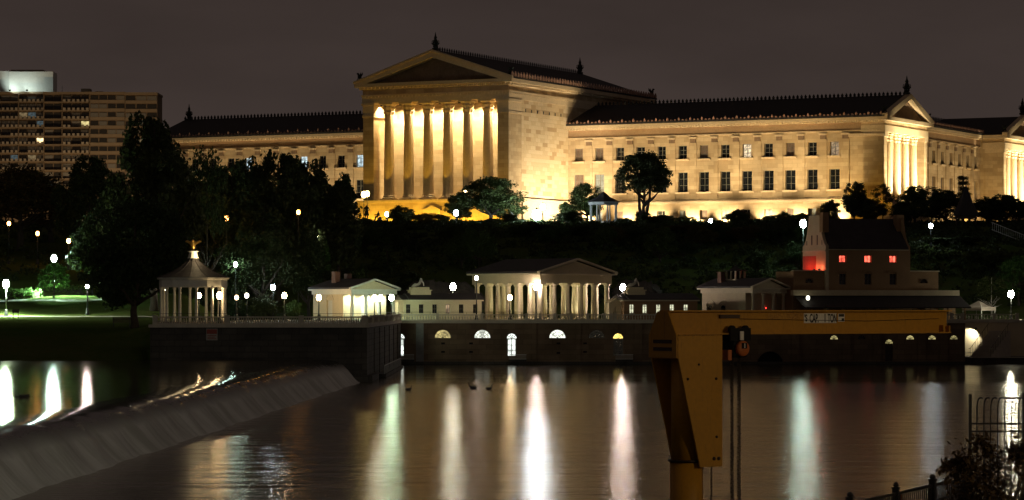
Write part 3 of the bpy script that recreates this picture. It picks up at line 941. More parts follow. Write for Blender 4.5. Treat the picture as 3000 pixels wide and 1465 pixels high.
def wing_face(x0, y0, dx, dy, L, nx, ny, cs, glass_fn, rz, name, basement=True):
    """long two-storey front with pilasters, brackets, water table; cs = window centres along it"""
    holes = []
    for kind, w, a, b_ in ROWS[:2]:
        holes += [(c - w / 2, c + w / 2, zz(a), zz(b_)) for c in cs]
    MB().wall(x0, y0, dx, dy, L, zz(25.5), zz(37.15), holes, 0.45, nx, ny).build(name, 'museum_stone', MU)
    bh = [(c - .75, c + .75, zz(22.0), zz(23.75)) for c in cs] if basement else []
    MB().wall(x0 + nx * .25, y0 + ny * .25, dx, dy, L, zz(19.5), zz(24.95), bh, 0.6, nx, ny).build('basement_wall', 'museum_stone', MU)
    P = lambda s, o: (x0 + dx * s + nx * o, y0 + dy * s + ny * o)

    def strip(s0, s1, o0, o1, za, zb, nm, mtl):
        a, c = P(s0, o0), P(s1, o1)
        return MB().box(min(a[0], c[0]), max(a[0], c[0]), min(a[1], c[1]), max(a[1], c[1]), zz(za), zz(zb)).build(nm, mtl, MU)
    strip(0, L, -.3, .62, 24.953, 25.35, 'water_table', 'museum_trim')
    strip(0, L, -.3, .35, 25.353, 25.6, 'water_table', 'museum_trim')
    strip(0, L, -.3, .18, 37.153, 37.42, 'string_course', 'museum_trim')
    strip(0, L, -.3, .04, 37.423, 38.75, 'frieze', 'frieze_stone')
    strip(0, L, -.3, .45, 38.753, 39.1, 'cornice', 'museum_trim')
    strip(0, L, -.3, .95, 39.103, 39.6, 'cornice', 'museum_trim')
    dentils('dentils', [(P(0, .186)[0], P(0, .186)[1], dx, dy, L, zz(37.16), .62, .32, .24, .10, nx, ny),
                        (P(0, .456)[0], P(0, .456)[1], dx, dy, L, zz(38.77), .62, .32, .3, .3, nx, ny)], 'museum_trim')
    step = cs[1] - cs[0]
    bounds = [cs[0] - step / 2] + [c + step / 2 for c in cs]
    for s in bounds:
        if s < 0.8 or s > L - .8: continue
        strip(s - .7, s + .7, -.2, .14, 25.603, 35.9, 'pilaster', 'museum_stone')
        br = strip(s - .75, s + .75, -.2, .40, 36.65, 36.95, 'bracket', 'museum_trim')
        a, c = P(s - .55, -.2), P(s + .55, .22)
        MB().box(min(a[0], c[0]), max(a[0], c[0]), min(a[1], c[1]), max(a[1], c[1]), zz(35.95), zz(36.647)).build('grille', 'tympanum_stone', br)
    for i, c in enumerate(cs):
        for kind, w, a, b_ in ROWS[:3 if basement else 2]:
            d = .45 if kind != 'basement' else .30
            q = P(c, -d + .005 if kind != 'basement' else -.33)
            window(kind, w, b_ - a, (q[0], q[1], zz(a)), rz, glass_fn(kind, i), sill=(kind != 'basement'), rows=(2 if kind == 'basement' else 3))


G1 = {0: 'curtain_glass', 1: 'curtain_glass', 4: 'dark_glass', 6: 'curtain_glass', 8: 'pane_lit', 10: 'curtain_glass', 12: 'pane_lit_dim'}
mat_glow('pane_lit', (1.0, 0.78, 0.5), 1.3, 2.0)
mat_glow('pane_lit_dim', (1.0, 0.7, 0.42), 0.5, 2.0)
mat_glow('pane_cool', (0.75, 0.95, 1.0), 1.1, 1.5)
mat_glow('pane_cool_dim', (0.45, 0.65, 0.72), 0.14, 1.5)
cs = [2.15 + 4.17 * i for i in range(13)]
wing_face(0.0, WY, 1, 0, 61.4, 0, -1, cs, lambda k, i: (G1.get(i, 'dark_glass') if k == 'upper' else (['pale_glass', 'curtain_glass', 'pale_glass', 'dark_glass'][(i * 7 + 3) % 4] if k == 'basement' else ('curtain_glass' if i == 0 else ('pale_glass' if i == 1 else 'dark_glass')))), 0.0, 'wing_wall')
G2 = {0: 'pane_cool_dim', 1: 'pane_cool_dim', 2: 'dark_glass', 3: 'pane_cool', 4: 'dark_glass', 6: 'pane_cool', 9: 'pane_cool'}
csl = [61.4 - c for c in cs][::-1]
wing_face(-PW - 61.4, WY, 1, 0, 61.4, 0, -1, csl, lambda k, i: (G2.get(12 - i, 'dark_glass') if k == 'upper' else 'dark_glass'), 0.0, 'wing_wall')
RID = zz(43.85)
for s, xa, xb in ((1, 0.0, 61.9), (-1, -PW - 61.9, -PW)):
    MB().prism_x([(WY - 1.05, zz(39.604)), (WY - 1.05, zz(39.95)), (WY + 11.4, RID + .3), (WY + 11.4, RID)], xa, xb).build('roof_slope', 'roof_tile', MU)
    MB().prism_x([(WY + 23.85, zz(39.604)), (WY + 23.85, zz(39.95)), (WY + 11.4, RID + .3), (WY + 11.4, RID)], xa, xb).build('roof_slope', 'roof_tile', MU)
    cresting('ridge_cresting', (xa, WY + 11.4, RID + .25), (xb, WY + 11.4, RID + .25), .78, .5, .75, 'cresting_metal')
    cresting('eave_antefixes', (xa, WY - .9, zz(39.85)), (xb, WY - .9, zz(39.85)), .75, .42, .42, 'antefix_clay', .18, alt=.8)
MB().box(-PW - 61.2, 0, 46.5, 47, zz(20), zz(39.6)).box(0.0, 58.3, 46.5, 47, zz(20), zz(39.6)).build('rear_wall', 'museum_stone', MU)
MB().box(-PW - 61.4, -PW - 61.0, WY + .3, 47, zz(19.5), zz(39.1)).prism_x([(WY, zz(39.6)), (47, zz(39.6)), (WY + 11.4, RID)], -PW - 61.5, -PW - 61.2).build('gable_wall', 'museum_stone', MU)
finial(-PW - 61.0, WY + 11.4, RID + .1, 0.8)
# projecting blank end bay of the wing
MB().box(53.4, 54.3, WY - .16, WY - .005, zz(25.604), zz(36.0)).build('pilaster', 'museum_stone', MU)
MB().box(54.9, 61.38, WY - .35, WY - .005, zz(36.2), zz(36.75)).build('panel_moulding', 'museum_trim', MU)


# end portico facing along the facade: wall, four columns, piers, pediment
def end_portico(x, y0, y1, wall_x, front_x, fin=True):
    yc = (y0 + y1) / 2
    MB().wall(wall_x, y0 + 1.2, 0, 1, y1 - y0 - 2.4, zz(20), zz(37.0), [], .3, 1, 0).build('portico_back_wall', 'museum_stone', MU)
    MB().box(wall_x - .5, x + 1.6, y0 - .2, y1 + .2, zz(19.5), zz(25.0)).build('podium', 'museum_stone', MU)
    for a in (y0, y1 - 1.5):
        p = MB().box(wall_x, x, a, a + 1.5, zz(25.004), zz(36.2)).build('pier', 'museum_stone', MU)
        MB().box(wall_x, x + .2, a - .15, a + 1.65, zz(36.203), zz(36.99)).build('capital', 'museum_trim', p)
    for k in range(4):
        column(x - .9, y0 + 4.8 + 4.4 * k, zz(25.004), zz(36.99), 1.4)
    MB().box(wall_x - .4, x + .25, y0 - .2, y1 + .2, zz(36.994), zz(38.2)).build('architrave', 'museum_trim', MU)
    MB().box(wall_x - .4, x + .1, y0 - .05, y1 + .05, zz(38.204), zz(39.0)).build('frieze', 'museum_stone', MU)
    MB().box(wall_x - .4, x + 1.0, y0 - 1.0, y1 + 1.0, zz(39.004), zz(39.64)).build('cornice', 'museum_trim', MU)
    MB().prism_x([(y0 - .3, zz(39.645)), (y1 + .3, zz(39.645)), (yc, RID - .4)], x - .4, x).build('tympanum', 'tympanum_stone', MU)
    for s in (-1, 1):
        ey = yc + s * ((y1 - y0) / 2 + 1.05)
        MB().prism_x([(ey, zz(39.65)), (ey, zz(40.1)), (yc, RID + .45), (yc, RID - .45), (ey - s * 2.2, zz(39.65))], x + .004, x + 1.05).build('raking_cornice', 'museum_trim', MU)
    if fin:
        finial(x + .2, yc, RID + .35, .8)
    griffin(x + .2, y0 - .3, zz(40.0), .75)
    griffin(x + .2, y1 + .3, zz(40.0), .75)


end_portico(61.4, WY, 47.0, 57.6, 61.4)
# further wing running back from the first portico, then a second portico
cs3 = [2.5 + 5.0 * i for i in range(8)]
wing_face(58.4, 47.2, 0, 1, 40.0, 1, 0, cs3, lambda k, i: 'curtain_glass', math.pi / 2, 'wing_wall', basement=False)
MB().prism_y([(59.4, zz(39.604)), (59.4, zz(39.95)), (47.0, zz(43.3)), (47.0, zz(43.0))], 47.0, 118).build('roof_slope', 'roof_tile', MU)
MB().prism_y([(34.6, zz(39.604)), (34.6, zz(39.95)), (47.0, zz(43.3)), (47.0, zz(43.0))], 47.0, 118).build('roof_slope', 'roof_tile', MU)
cresting('ridge_cresting', (47.0, 48, zz(43.25)), (47.0, 117, zz(43.25)), .95, .55, .75, 'cresting_metal')
cresting('eave_antefixes', (59.2, 48, zz(39.85)), (59.2, 87, zz(39.85)), .85, .5, .8, 'antefix_clay', .18)
end_portico(63.2, 87.2, 110.0, 59.4, 63.2)
MB().box(47.0, 59.38, 87.3, 109.9, zz(19.5), zz(39.6)).build('rear_wall', 'museum_stone', MU)
MB().prism_x([(86.4, zz(39.66)), (98.6, RID), (110.8, zz(39.66))], 47.0, 62.78).build('roof_slope', 'roof_tile', MU)

# floodlighting: fixtures at the foot of the walls and inside the porticoes
WARM = (1.0, 0.77, 0.43); GOLD = (1.0, 0.57, 0.045); WWHITE = (1.0, 0.83, 0.55)
for i in range(7):
    xg = -PW + 2.75 + 4.04 * i
    p = MB().box(xg - .35, xg + .35, 1.9, 2.3, zz(42.85), zz(43.27)).build('soffit_lamp', 'flood_housing', MU)
    spot(p, (xg, 2.1, zz(42.8)), (xg, 3.0, zz(36.0)), 9000, (1.0, 0.80, 0.44), 140, .8)
for i in range(6):
    xg = -PW + 2.5 + 4.9 * i
    floodlight(mw(xg, -3.6, 20.2), mw(xg, -1, 25.5), 1600, GOLD, 'low sodium floodlight on the terrace before the museum portico', 'floodlights before the portico', 140)
for i in range(8):
    xg = 4.2 + 6.9 * i + (0.8 if i % 2 else 0)
    floodlight(mw(xg, WY - 1.9, 20.1), mw(xg, WY, 25.0), 5200, WARM, 'small floodlight at the foot of the museum wing by the hedge', 'floodlights along the museum wing', 100)
for i in range(5):
    floodlight(mw(6 + 11 * i, WY - 13, 20.1), mw(6 + 11 * i, WY, 35.5), 11500, WARM, 'wide floodlight on the lawn before the museum wing', 'floodlights on the lawn before the wing', 72)
for i in range(10):
    xg = -PW - 4.2 - 5.6 * i
    floodlight(mw(xg, WY - 5, 20.1), mw(xg, WY, 29.0), 3200, WARM, 'floodlight behind the trees at the foot of the far museum wing', 'floodlights along the far wing', 140)
for i in range(3):
    floodlight(mw(9.0, 6 + 6.5 * i, 20.1), mw(0, 8 + 6.0 * i, 30.0), 10500, WWHITE, 'floodlight in the corner beside the museum side wall', 'floodlights beside the side wall', 120)
for i in range(4):
    floodlight(mw(62.5, WY + 4.8 + 4.4 * i, 25.0), mw(60.8, WY + 4.8 + 4.4 * i, 33.0), 2600, (1.0, 0.86, 0.50), 'uplight at the foot of a column of the museum end portico', 'uplights in the end portico', 75)
for i in range(4):
    floodlight(mw(70, WY + 4.8 + 4.4 * i, 20.1), mw(60.5, WY + 4.8 + 4.4 * i, 31.5), 44000, (1.0, 0.84, 0.52), 'floodlight on the grass before the museum end portico', 'floodlights before the end portico', 48)
for i in range(4):
    floodlight(mw(68, 51 + 10 * i, 20.1), mw(58.4, 51 + 10 * i, 30.0), 4200, WARM, 'floodlight before the recessed museum wing', 'floodlights before the recessed wing', 120)
for i in range(3):
    floodlight(mw(64.3, 92.0 + 4.4 * i, 25.0), mw(62.6, 92.0 + 4.4 * i, 33.0), 2600, (1.0, 0.86, 0.50), 'uplight at the foot of a column of the further museum portico', 'uplights in the further portico', 75)
for i in range(3):
    floodlight(mw(72, 92.0 + 4.4 * i, 20.1), mw(62.3, 92.0 + 4.4 * i, 31.5), 44000, (1.0, 0.84, 0.52), 'floodlight on the grass before the further museum portico', 'floodlights before the further portico', 48)
floodlight(mw(60.5, 76, 20.1), mw(60.0, 87.2, 32.0), 1500, GOLD, 'sodium floodlight beside the blank return wall of the further portico', 'floodlights by the further portico', 110)
floodlight(mw(58.5, 15, 20.1), mw(57.0, WY, 31.0), 3000, GOLD, 'sodium floodlight beside the blank end bay of the museum wing', 'floodlights by the end bay', 100)
# ------------------------------------------------------------------ esplanade, river walls, balustrades
XL, XR = -30.2, -12.1          # pier in front
YP, YW = 245.0, 320.0          # pier face, mill-house wall face
XE = 49.4                      # far end of the wall

rw = thing('river_wall', 'dark coursed stone pier wall under the domed riverside gazebo', 'wall', (-21, YP, 0))
def loc_box(t, nm, mtl, x0, x1, y0, y1, z0, z1):
    l = t.location
    return MB().box(x0 - l.x, x1 - l.x, y0 - l.y, y1 - l.y, z0 - l.z, z1 - l.z).build(nm, mtl, t)
loc_box(rw, 'wall_face', 'river_stone', XL, XR, YP, YW + 4, -2.0, 4.55)
loc_box(rw, 'coping', 'balustrade_stone', XL - .12, XR + .12, YP - .15, YW - .2, 4.553, 4.8)
loc_box(rw, 'footing', 'river_stone', XL - .3, XR + .45, YP - .6, YP + 12, -2.0, 0.55)
for k in range(6):              # iron gate posts and slots on the return wall
    loc_box(rw, 'pilaster', 'river_stone', XR + .003, XR + .07, YP + 12 + k * 10.5, YP + 13.2 + k * 10.5, -1.0, 4.4)
loc_box(rw, 'landing_rail', 'white_rail', XR + .7, XR + .76, 262, 300, 1.0, 1.08)
for k in range(14):
    loc_box(rw, 'rail_post', 'white_rail', XR + .69, XR + .77, 262 + k * 2.92, 262.12 + k * 2.92, .3, .998)
loc_box(rw, 'landing', 'river_stone', XR + .005, XR + .9, 261, 302, -1, .3)

def lp(u, v, Y=YW):
    return PX(u, Y), PZ(v, Y)


mw_ = thing('mill_house', 'long stone mill house wall with glowing fan windows rising from the water', 'building', (18, YW, 0))
MX = 18.0
U = lambda u, Y=YW: PX(u, Y) - MX          # local x of a photo column on the wall
fan_u = [(1297, 'fan_warm'), (1413, 'fan_white'), (1633, 'fan_white'), (1748, 'dark_glass')]
door_u = [(1171, 'door_lit'), (1499, 'door_lit'), (1811, 'door_yellow')]
mat_glow('fan_warm', (1.0, 0.80, 0.30), 0.75, 1.5)
mat_glow('fan_white', (0.95, 1.0, 0.85), 1.6, 1.5)
mat_glow('door_lit', (0.92, 1.0, 0.92), 1.9, 1.2)
mat_glow('door_yellow', (1.0, 0.70, 0.16), 3.6, 1.2)
mat_glow('fan_small', (1.0, 0.85, 0.35), 0.8, 1.5)
holes = []
for u, g in fan_u: holes.append((U(u) - U(1148) - .92, U(u) - U(1148) + .92, 2.9, 3.85))
for u, g in door_u: holes.append((U(u) - U(1148) - .55, U(u) - U(1148) + .55, .95, 3.45))
X0 = U(1148)
small = [(2444, 1), (2525, 0), (2667, 1), (2731, 1), (2795, 1)]
for u, g in small: holes.append((U(u) - X0 - .42, U(u) - X0 + .42, 2.75, 3.2))
holes.append((U(2605) - X0 - .42, U(2605) - X0 + .42, .35, 2.75))
holes.append((U(2257) - X0 - 1.45, U(2257) - X0 + 1.45, -1.0, 1.5))
MB().wall(X0, 0, 1, 0, XE - MX - X0, -2.0, 4.5, holes, .5, 0, -1).build('wall_face', 'mill_stone', mw_)
MB().box(X0, XE - MX, .9, 24.0, -2.0, 4.5).build('core', 'mill_stone', mw_)
MB().box(XE - MX - .6, XE - MX, 0.003, 22, -2.0, 4.5).build('end_wall', 'mill_stone', mw_)
MB().box(X0, XE - MX + .1, -.18, 24.0, 4.503, DECK).build('coping', 'balustrade_stone', mw_)
MB().box(X0 + .1, XE - MX, -.25, -.003, -2.0, .32).build('footing', 'river_stone', mw_)


def arch_pts(r, h0, n=10):
    return [(-r, h0)] + [(r * math.cos(math.pi * (1 - k / n)), h0 + r * math.sin(math.pi * (1 - k / n))) for k in range(1, n)] + [(r, h0)]


def fan_window(x, z, r, glass, parent, y=.3, rz=0.0, hole=None):
    """half-round light: stone spandrel filling its opening, pane, sunburst of bars"""
    w, h = hole if hole else (r * 1.06, r * 1.09)
    arc = arch_pts(r, 0)
    sp = MB()
    left = [(-w, 0), (-w, h), (0, h)] + [p for p in arc if p[0] <= 1e-6][::-1]
    right = [(-a, b_) for a, b_ in left]
    for pts in (left, right): sp.prism_y([(x + a, z + b_) for a, b_ in pts], y - .25, y)
    f = sp.build('window', 'mill_stone', parent)
    MB().prism_y([(x + a, z + b_) for a, b_ in arc], y + .0, y + .04).build('pane', glass, f)
    bars = MB()
    for k in range(1, 5):
        a = math.pi * k / 5
        bars.tube([(x, y - .03, z), (x + r * math.cos(a), y - .03, z + r * math.sin(a))], .025, 4)
    for q in (.38, .70):
        bars.tube([(x + q * r * math.cos(math.pi * k / 8), y - .03, z + q * r * math.sin(math.pi * k / 8)) for k in range(9)], .022, 4)
    bars.build('glazing_bars', 'frame_paint', f)
    return f


for u, g in fan_u: fan_window(U(u), 2.9, .87, g, mw_, hole=(.92, .95))
for u, g in small: fan_window(U(u), 2.75, .41, 'fan_small' if g else 'dark_glass', mw_, hole=(.42, .45))
for u, g in door_u + [(2605, 'fan_small_door')]:
    x = U(u)
    if g == 'fan_small_door':
        d = MB().box(x - .40, x + .40, .34, .40, .36, 2.2).build('door', 'door_dark', mw_)
        fan_window(x, 2.3, .41, 'fan_small', d, hole=(.42, .45))
        continue
    d = MB().box(x - .54, x - .40, .28, .36, .96, 2.8).box(x + .40, x + .54, .28, .36, .96, 2.8).box(x - .40, x + .40, .28, .36, 2.72, 2.8).box(x - .04, x + .04, .28, .36, .96, 2.72)
    for z in (1.5, 2.1): d.box(x - .40, x - .04, .29, .35, z, z + .05).box(x + .04, x + .40, .29, .35, z, z + .05)
    d = d.build('door', 'frame_paint', mw_)
    MB().box(x - .52, x + .52, .37, .40, .97, 2.79).build('pane', 'door_lit' if g != 'door_yellow' else 'dark_glass', d)
    fan_window(x, 2.85, .52, g if g == 'door_yellow' else 'door_lit', d, hole=(.55, .6))
    bal = MB().box(x - .3, x + 1.6, -.85, -.003, .35, .55).build('balcony', 'river_stone', mw_)
    mb = MB().box(x - .3, x + 1.6, -.85, -.80, 1.05, 1.12).box(x - .3, x + 1.6, -.85, -.80, .60, .64)
    for k in range(16): mb.box(x - .28 + k * .12, x - .25 + k * .12, -.84, -.81, .55, 1.05)
    mb.build('railing', 'white_rail', bal)
# arched tail-race mouth
r = 1.42
arc = arch_pts(r, 0.0, 14)
left = [(-1.45, 0), (-1.45, 1.5), (0, 1.5)] + [p for p in arc if p[0] <= 1e-6][::-1]
sp = MB()
for pts in (left, [(-a, b_) for a, b_ in left]): sp.prism_y([(U(2257) + a, b_) for a, b_ in pts], .06, .45)
sp.build('tail_race_arch', 'mill_stone', mw_)
MB().box(U(2257) - 1.45, U(2257) + 1.45, .5, .8, -1, 1.5).build('tail_race', 'hoist_black', mw_)
for u in (1230, 1360, 1560, 1690, 1870, 2000, 2150, 2330, 2480, 2570, 2700, 2765):
    MB().box(U(u) - .42, U(u) + .42, -.16, -.004, .325, 4.5).build('pilaster', 'pilaster_stone' if u == 1230 else 'mill_stone', mw_)
for u, v in ((1298, 1006), (1298, 1031), (1358, 1006), (1358, 1031), (1636, 1006), (1636, 1034), (1692, 1006), (1692, 1031)):
    z = PZ(v, YW)
    if u in (1358, 1692): u += 22
    MB().box(U(u) - .2, U(u) + .2, -.02, .02, z - .1, z + .1).build('vent', 'hoist_black', mw_)


def balustrade(x0, y0, x1, y1, z, label, step, post_every, group='stone balustrades along the esplanade', rail=True):
    L = math.hypot(x1 - x0, y1 - y0); a = math.atan2(y1 - y0, x1 - x0)
    t = thing('balustrade', label, 'balustrade', (x0, y0, z), a, group)
    MB().box(0, L, -.11, .11, 0, .10).build('base_rail', 'balustrade_stone', t)
    MB().box(0, L, -.12, .12, .56, .68).build('top_rail', 'balustrade_stone', t)
    if rail:
        mb = MB().box(0, L, -.015, .015, .90, .93)
        k = 0.0
        while k < L:
            mb.box(k, k + .03, -.012, .012, .68, .90); k += 2.0
        mb.build('hand_rail', 'rail_metal', t)
    if 'b' not in _fm:
        _fm['b'] = MB().lathe([(.05, .1), (.055, .14), (.035, .17), (.075, .27), (.06, .38), (.032, .49), (.05, .53), (.05, .56)], 6).mesh('baluster', True); _fm['b'].materials.append(M['balustrade_stone'])
        _fm['p'] = MB().box(-.17, .17, -.17, .17, 0, .70).box(-.2, .2, -.2, .2, .70, .77).mesh('pedestal'); _fm['p'].materials.append(M['balustrade_stone'])
    n = int(L / step); k = 0
    for i in range(n + 1):
        s = min(L - .17, max(.17, i * L / n))
        if i % post_every == 0 or i == n:
            inst('pedestal', _fm['p'], t, (s, 0, 0.002))
        else:
            inst('baluster', _fm['b'], t, (s, 0, 0))
    return t


balustrade(XL + .2, YP + .15, XR - .1, YP + .15, DECK, 'pale stone balustrade round the gazebo on the projecting pier', .2, 31)
balustrade(XR - .1, YP + .5, XR - .1, YW - .5, DECK, 'stone balustrade along the return side of the projecting pier', .75, 14)
balustrade(PX(1152, YW), YW + .1, PX(1575, YW), YW + .1, DECK, 'stone balustrade before the low cream wheel house', .30, 16)
balustrade(PX(1577, YW), YW + .1, PX(1795, YW), YW + .1, DECK, 'stone balustrade between the front columns of the open colonnade', .30, 6, rail=False)
balustrade(PX(1797, YW), YW + .1, PX(2330, YW), YW + .1, DECK, 'stone balustrade before the lamplit low wheel house', .30, 16)
balustrade(PX(2335, YW), YW + .1, XE - .1, YW + .1, DECK, 'stone balustrade below the tall engine house awning', .36, 14)
loc = mb = MB().box(XL, XR, YP, YW + 4.2, 4.804, 4.812).box(XR + .004, XE, YW + .3, 344, 4.804, 4.812)
mb = MB().poly([(XL + .1, YP + .4, 4.806), (XR - .2, YP + .4, 4.806), (XR - .2, YW - .3, 4.806), (XL + .1, YW - .3, 4.806)])
mb.poly([(XL - .5, YW - .3, 4.806), (XE - .2, YW + .0, 4.806), (XE - .2, 345, 4.806), (XL - .5, 345, 4.806)])
tag(mb.build('esplanade_paving', 'paving'), 'paved riverside esplanade on top of the walls', kind='structure')

# warning board fixed to the pier wall
u0, u1, v0, v1 = 605, 638, 963, 997
sg = thing('warning_board', 'faded red and white warning board hung on the dark pier wall', 'sign', (PX(621, YP), YP - .06, PZ(997, YP)))
w_, h_ = (u1 - u0) / F * YP, (v1 - v0) / F * YP
MB().box(-w_ / 2, w_ / 2, -.03, .03, 0, h_).build('board', 'sign_white', sg)
MB().box(-w_ / 2 + .04, w_ / 2 - .04, -.036, -.031, h_ * .55, h_ - .05).build('red_panel', 'sign_red', sg)
for k in range(3): MB().box(-w_ / 2 + .1, w_ / 2 - .1 - .12 * (k % 2), -.036, -.031, .1 + k * .13, .16 + k * .13).build('text_line', 'sign_red', sg)
MB().box(-.3, -.26, .031, .06, .1, h_).box(.26, .3, .031, .06, .1, h_).build('bracket', 'post_metal', sg)

# ------------------------------------------------------------------ domed gazebo on the pier
gx, gy = PX(566, 249.5), 249.5
GZ = thing('gazebo', 'round white columned gazebo with domed roof and gilded eagle on the pier', 'gazebo', (gx, gy, DECK))
MB().lathe([(3.15, 0.008), (3.15, .12), (3.0, .12), (3.0, .2)], 24).build('floor', 'paving', GZ)
ch = 3.15
for k in range(12):
    a = R(12 + 30 * k)
    s = MB().lathe([(.17, .20), (.17, .28), (.135, .32), (.125, ch * .4), (.105, ch - .22), (.15, ch - .15), (.16, ch)], 10, 2.72 * math.cos(a), 2.72 * math.sin(a)).build('column', 'white_wood', GZ, True)
MB().lathe([(2.55, ch + .003), (2.9, ch + .003), (2.9, ch + .62), (3.05, ch + .66), (3.12, ch + .80), (2.55, ch + .80)], 12).build('entablature', 'white_wood', GZ)
dome = [(3.1, ch + .804), (2.6, ch + .98), (1.9, ch + 1.25), (1.2, ch + 1.65), (.75, ch + 2.0), (.5, ch + 2.2), (.42, ch + 2.45)]
dm = MB().lathe(dome, 12).build('dome', 'slate', GZ)
mb = MB()
for k in range(12):
    a = 2 * math.pi * k / 12
    mb.tube([(r_ * math.cos(a), r_ * math.sin(a), z_ + .02) for r_, z_ in dome], .035, 4)
mb.build('rib', 'slate', dm)
fin = MB().lathe([(.5, ch + 2.453), (.42, ch + 2.6), (.34, ch + 2.95), (.5, ch + 3.05), (.3, ch + 3.1)], 10).build('pedestal', 'white_wood', GZ)
eagle = [(0, 0, ch + 3.1), (0, 0, ch + 3.35), (0, -.05, ch + 3.7), (0, -.15, ch + 4.0), (0, -.35, ch + 3.95), (-.25, .05, ch + 3.75), (-.52, .1, ch + 3.92), (-.68, .15, ch + 3.86), (.25, .05, ch + 3.75), (.52, .1, ch + 3.92), (.68, .15, ch + 3.86), (0, .35, ch + 3.25)]
me = skin_mesh('eagle', eagle, [(0, 1), (1, 2), (2, 3), (3, 4), (2, 5), (5, 6), (6, 7), (2, 8), (8, 9), (9, 10), (1, 11)], [.12, .22, .2, .12, .04, .13, .1, .05, .13, .1, .05, .1], 1)
obj('eagle', me, 'gold_leaf', GZ)
point(fin, (0.55, -.7, ch + 2.75), 60, (1.0, .75, .4), .05)

# ------------------------------------------------------------------ small classical buildings of the waterworks
def temple(name, label, cat, u, Y, phi, w, l, h, porch, rise, mtl='cream_stucco', trim='cream_trim', ncol=4, cold=.42, doors=True, group=None, side_openings=None):
    """Gabled house with a columned porch: local x along the front, y along the side, origin at the near corner."""
    t = thing(name, label, cat, (PX(u, Y), Y, DECK + .02), R(phi), group)
    MB().box(0, w, 0, l, 0, .16).build('plinth', trim, t)
    so = side_openings or []
    MB().wall(0.12, porch, 0, 1, l - porch, .16, h, [(a, b_, c, d) for a, b_, c, d in so], .25, -1, 0).build('side_wall', mtl, t)
    MB().wall(w - .12, porch, 0, 1, l - porch, .16, h, [], .25, 1, 0).build('side_wall', mtl, t)
    dh = [(w / 2 - .62, w / 2 + .38, .16, 2.25)] if doors else []
    MB().wall(.12, porch, 1, 0, w - .24, .16, h, dh, .25, 0, -1).build('front_wall', mtl, t)
    MB().wall(.12, l, 1, 0, w - .24, .16, h, [], .25, 0, 1).build('rear_wall', mtl, t)
    if doors:
        MB().box(w / 2 - .5, w / 2 + .5, porch + .12, porch + .18, .17, 2.24).build('door', 'white_wood', t)
        r_ = .62
        mb = MB()
        a1 = arch_pts(r_, 2.25, 12); a0 = arch_pts(r_ - .14, 2.25, 12)
        mb.prism_y([(w / 2 + p, q) for p, q in a1] + [(w / 2 + p, q) for p, q in a0[::-1]], porch - .06, porch - .003)
        mb.build('door_arch', trim, t)
    for k in range(ncol):
        x = cold * .6 + (w - cold * 1.2) * k / (ncol - 1)
        MB().lathe([(cold * .62, .16), (cold * .62, .26), (cold * .5, .34), (cold * .48, h * .4), (cold * .40, h - .3), (cold * .55, h - .2), (cold * .6, h - .003)], 14, x, cold * .6).build('column', trim, t, True)
    MB().box(-.06, w + .06, -.06, l + .06, h, h + .42).build('entablature', trim, t)
    MB().box(-.35, w + .35, -.35, l + .35, h + .423, h + .58).build('cornice', trim, t)
    ez = h + .583
    MB().prism_y([(0.1, ez), (w - .1, ez), (w / 2, ez + rise - .22)], -.02, .12).build('tympanum', mtl, t)
    MB().prism_y([(0.1, ez), (w - .1, ez), (w / 2, ez + rise - .22)], l - .1, l).build('gable', mtl, t)
    for s in (-1, 1):
        ex = w / 2 + s * (w / 2 + .38)
        MB().prism_y([(ex, ez), (w / 2, ez + rise - .16), (w / 2, ez + rise), (ex, ez + .16)], -.38, -.021).build('raking_cornice', trim, t)
        MB().prism_y([(ex, ez + .004), (w / 2, ez + rise - .16), (w / 2, ez + rise + .03), (ex, ez + .19)], -.019, l + .38).build('roof_slope', 'slate', t)
    return t


t = temple('entrance_pavilion', 'small brightly lit temple front house with four white columns beside the pier', 'pavilion', 1030, 323, 40, 6.2, 7.3, 2.85, 1.7, 1.15, trim='white_wood',
           side_openings=[(2.0, 3.1, .16, 2.2)])
MB().box(.30, .36, 3.72, 4.78, .17, 2.19).build('side_door', 'white_wood', t)
a1 = arch_pts(.75, 2.2, 12); a0 = arch_pts(.60, 2.2, 12)
MB().prism_x([(4.25 + p, q) for p, q in a1] + [(4.25 + p, q) for p, q in a0[::-1]], .05, .117).build('door_arch', 'cream_trim', t)
MB().box(1.4, 2.1, 4.9, 5.6, 3.7, 5.4).build('chimney', 'brick_chimney', t)
MB().box(3.9, 4.5, 6.0, 6.6, 4.2, 5.2).build('chimney', 'brick_chimney', t)
p = MB().box(2.9, 3.3, .95, 1.25, 2.75, 2.84).build('porch_lamp', 'flood_housing', t)
spot(p, (3.1, 1.0, 2.73), (3.1, 1.6, .6), 700, (.95, 1.0, .74), 165, .5)
spot(p, (1.0, 1.0, 2.73), (1.0, 1.6, .6), 350, (.95, 1.0, .74), 165, .5)
spot(p, (5.2, 1.0, 2.73), (5.2, 1.6, .6), 350, (.95, 1.0, .74), 165, .5)

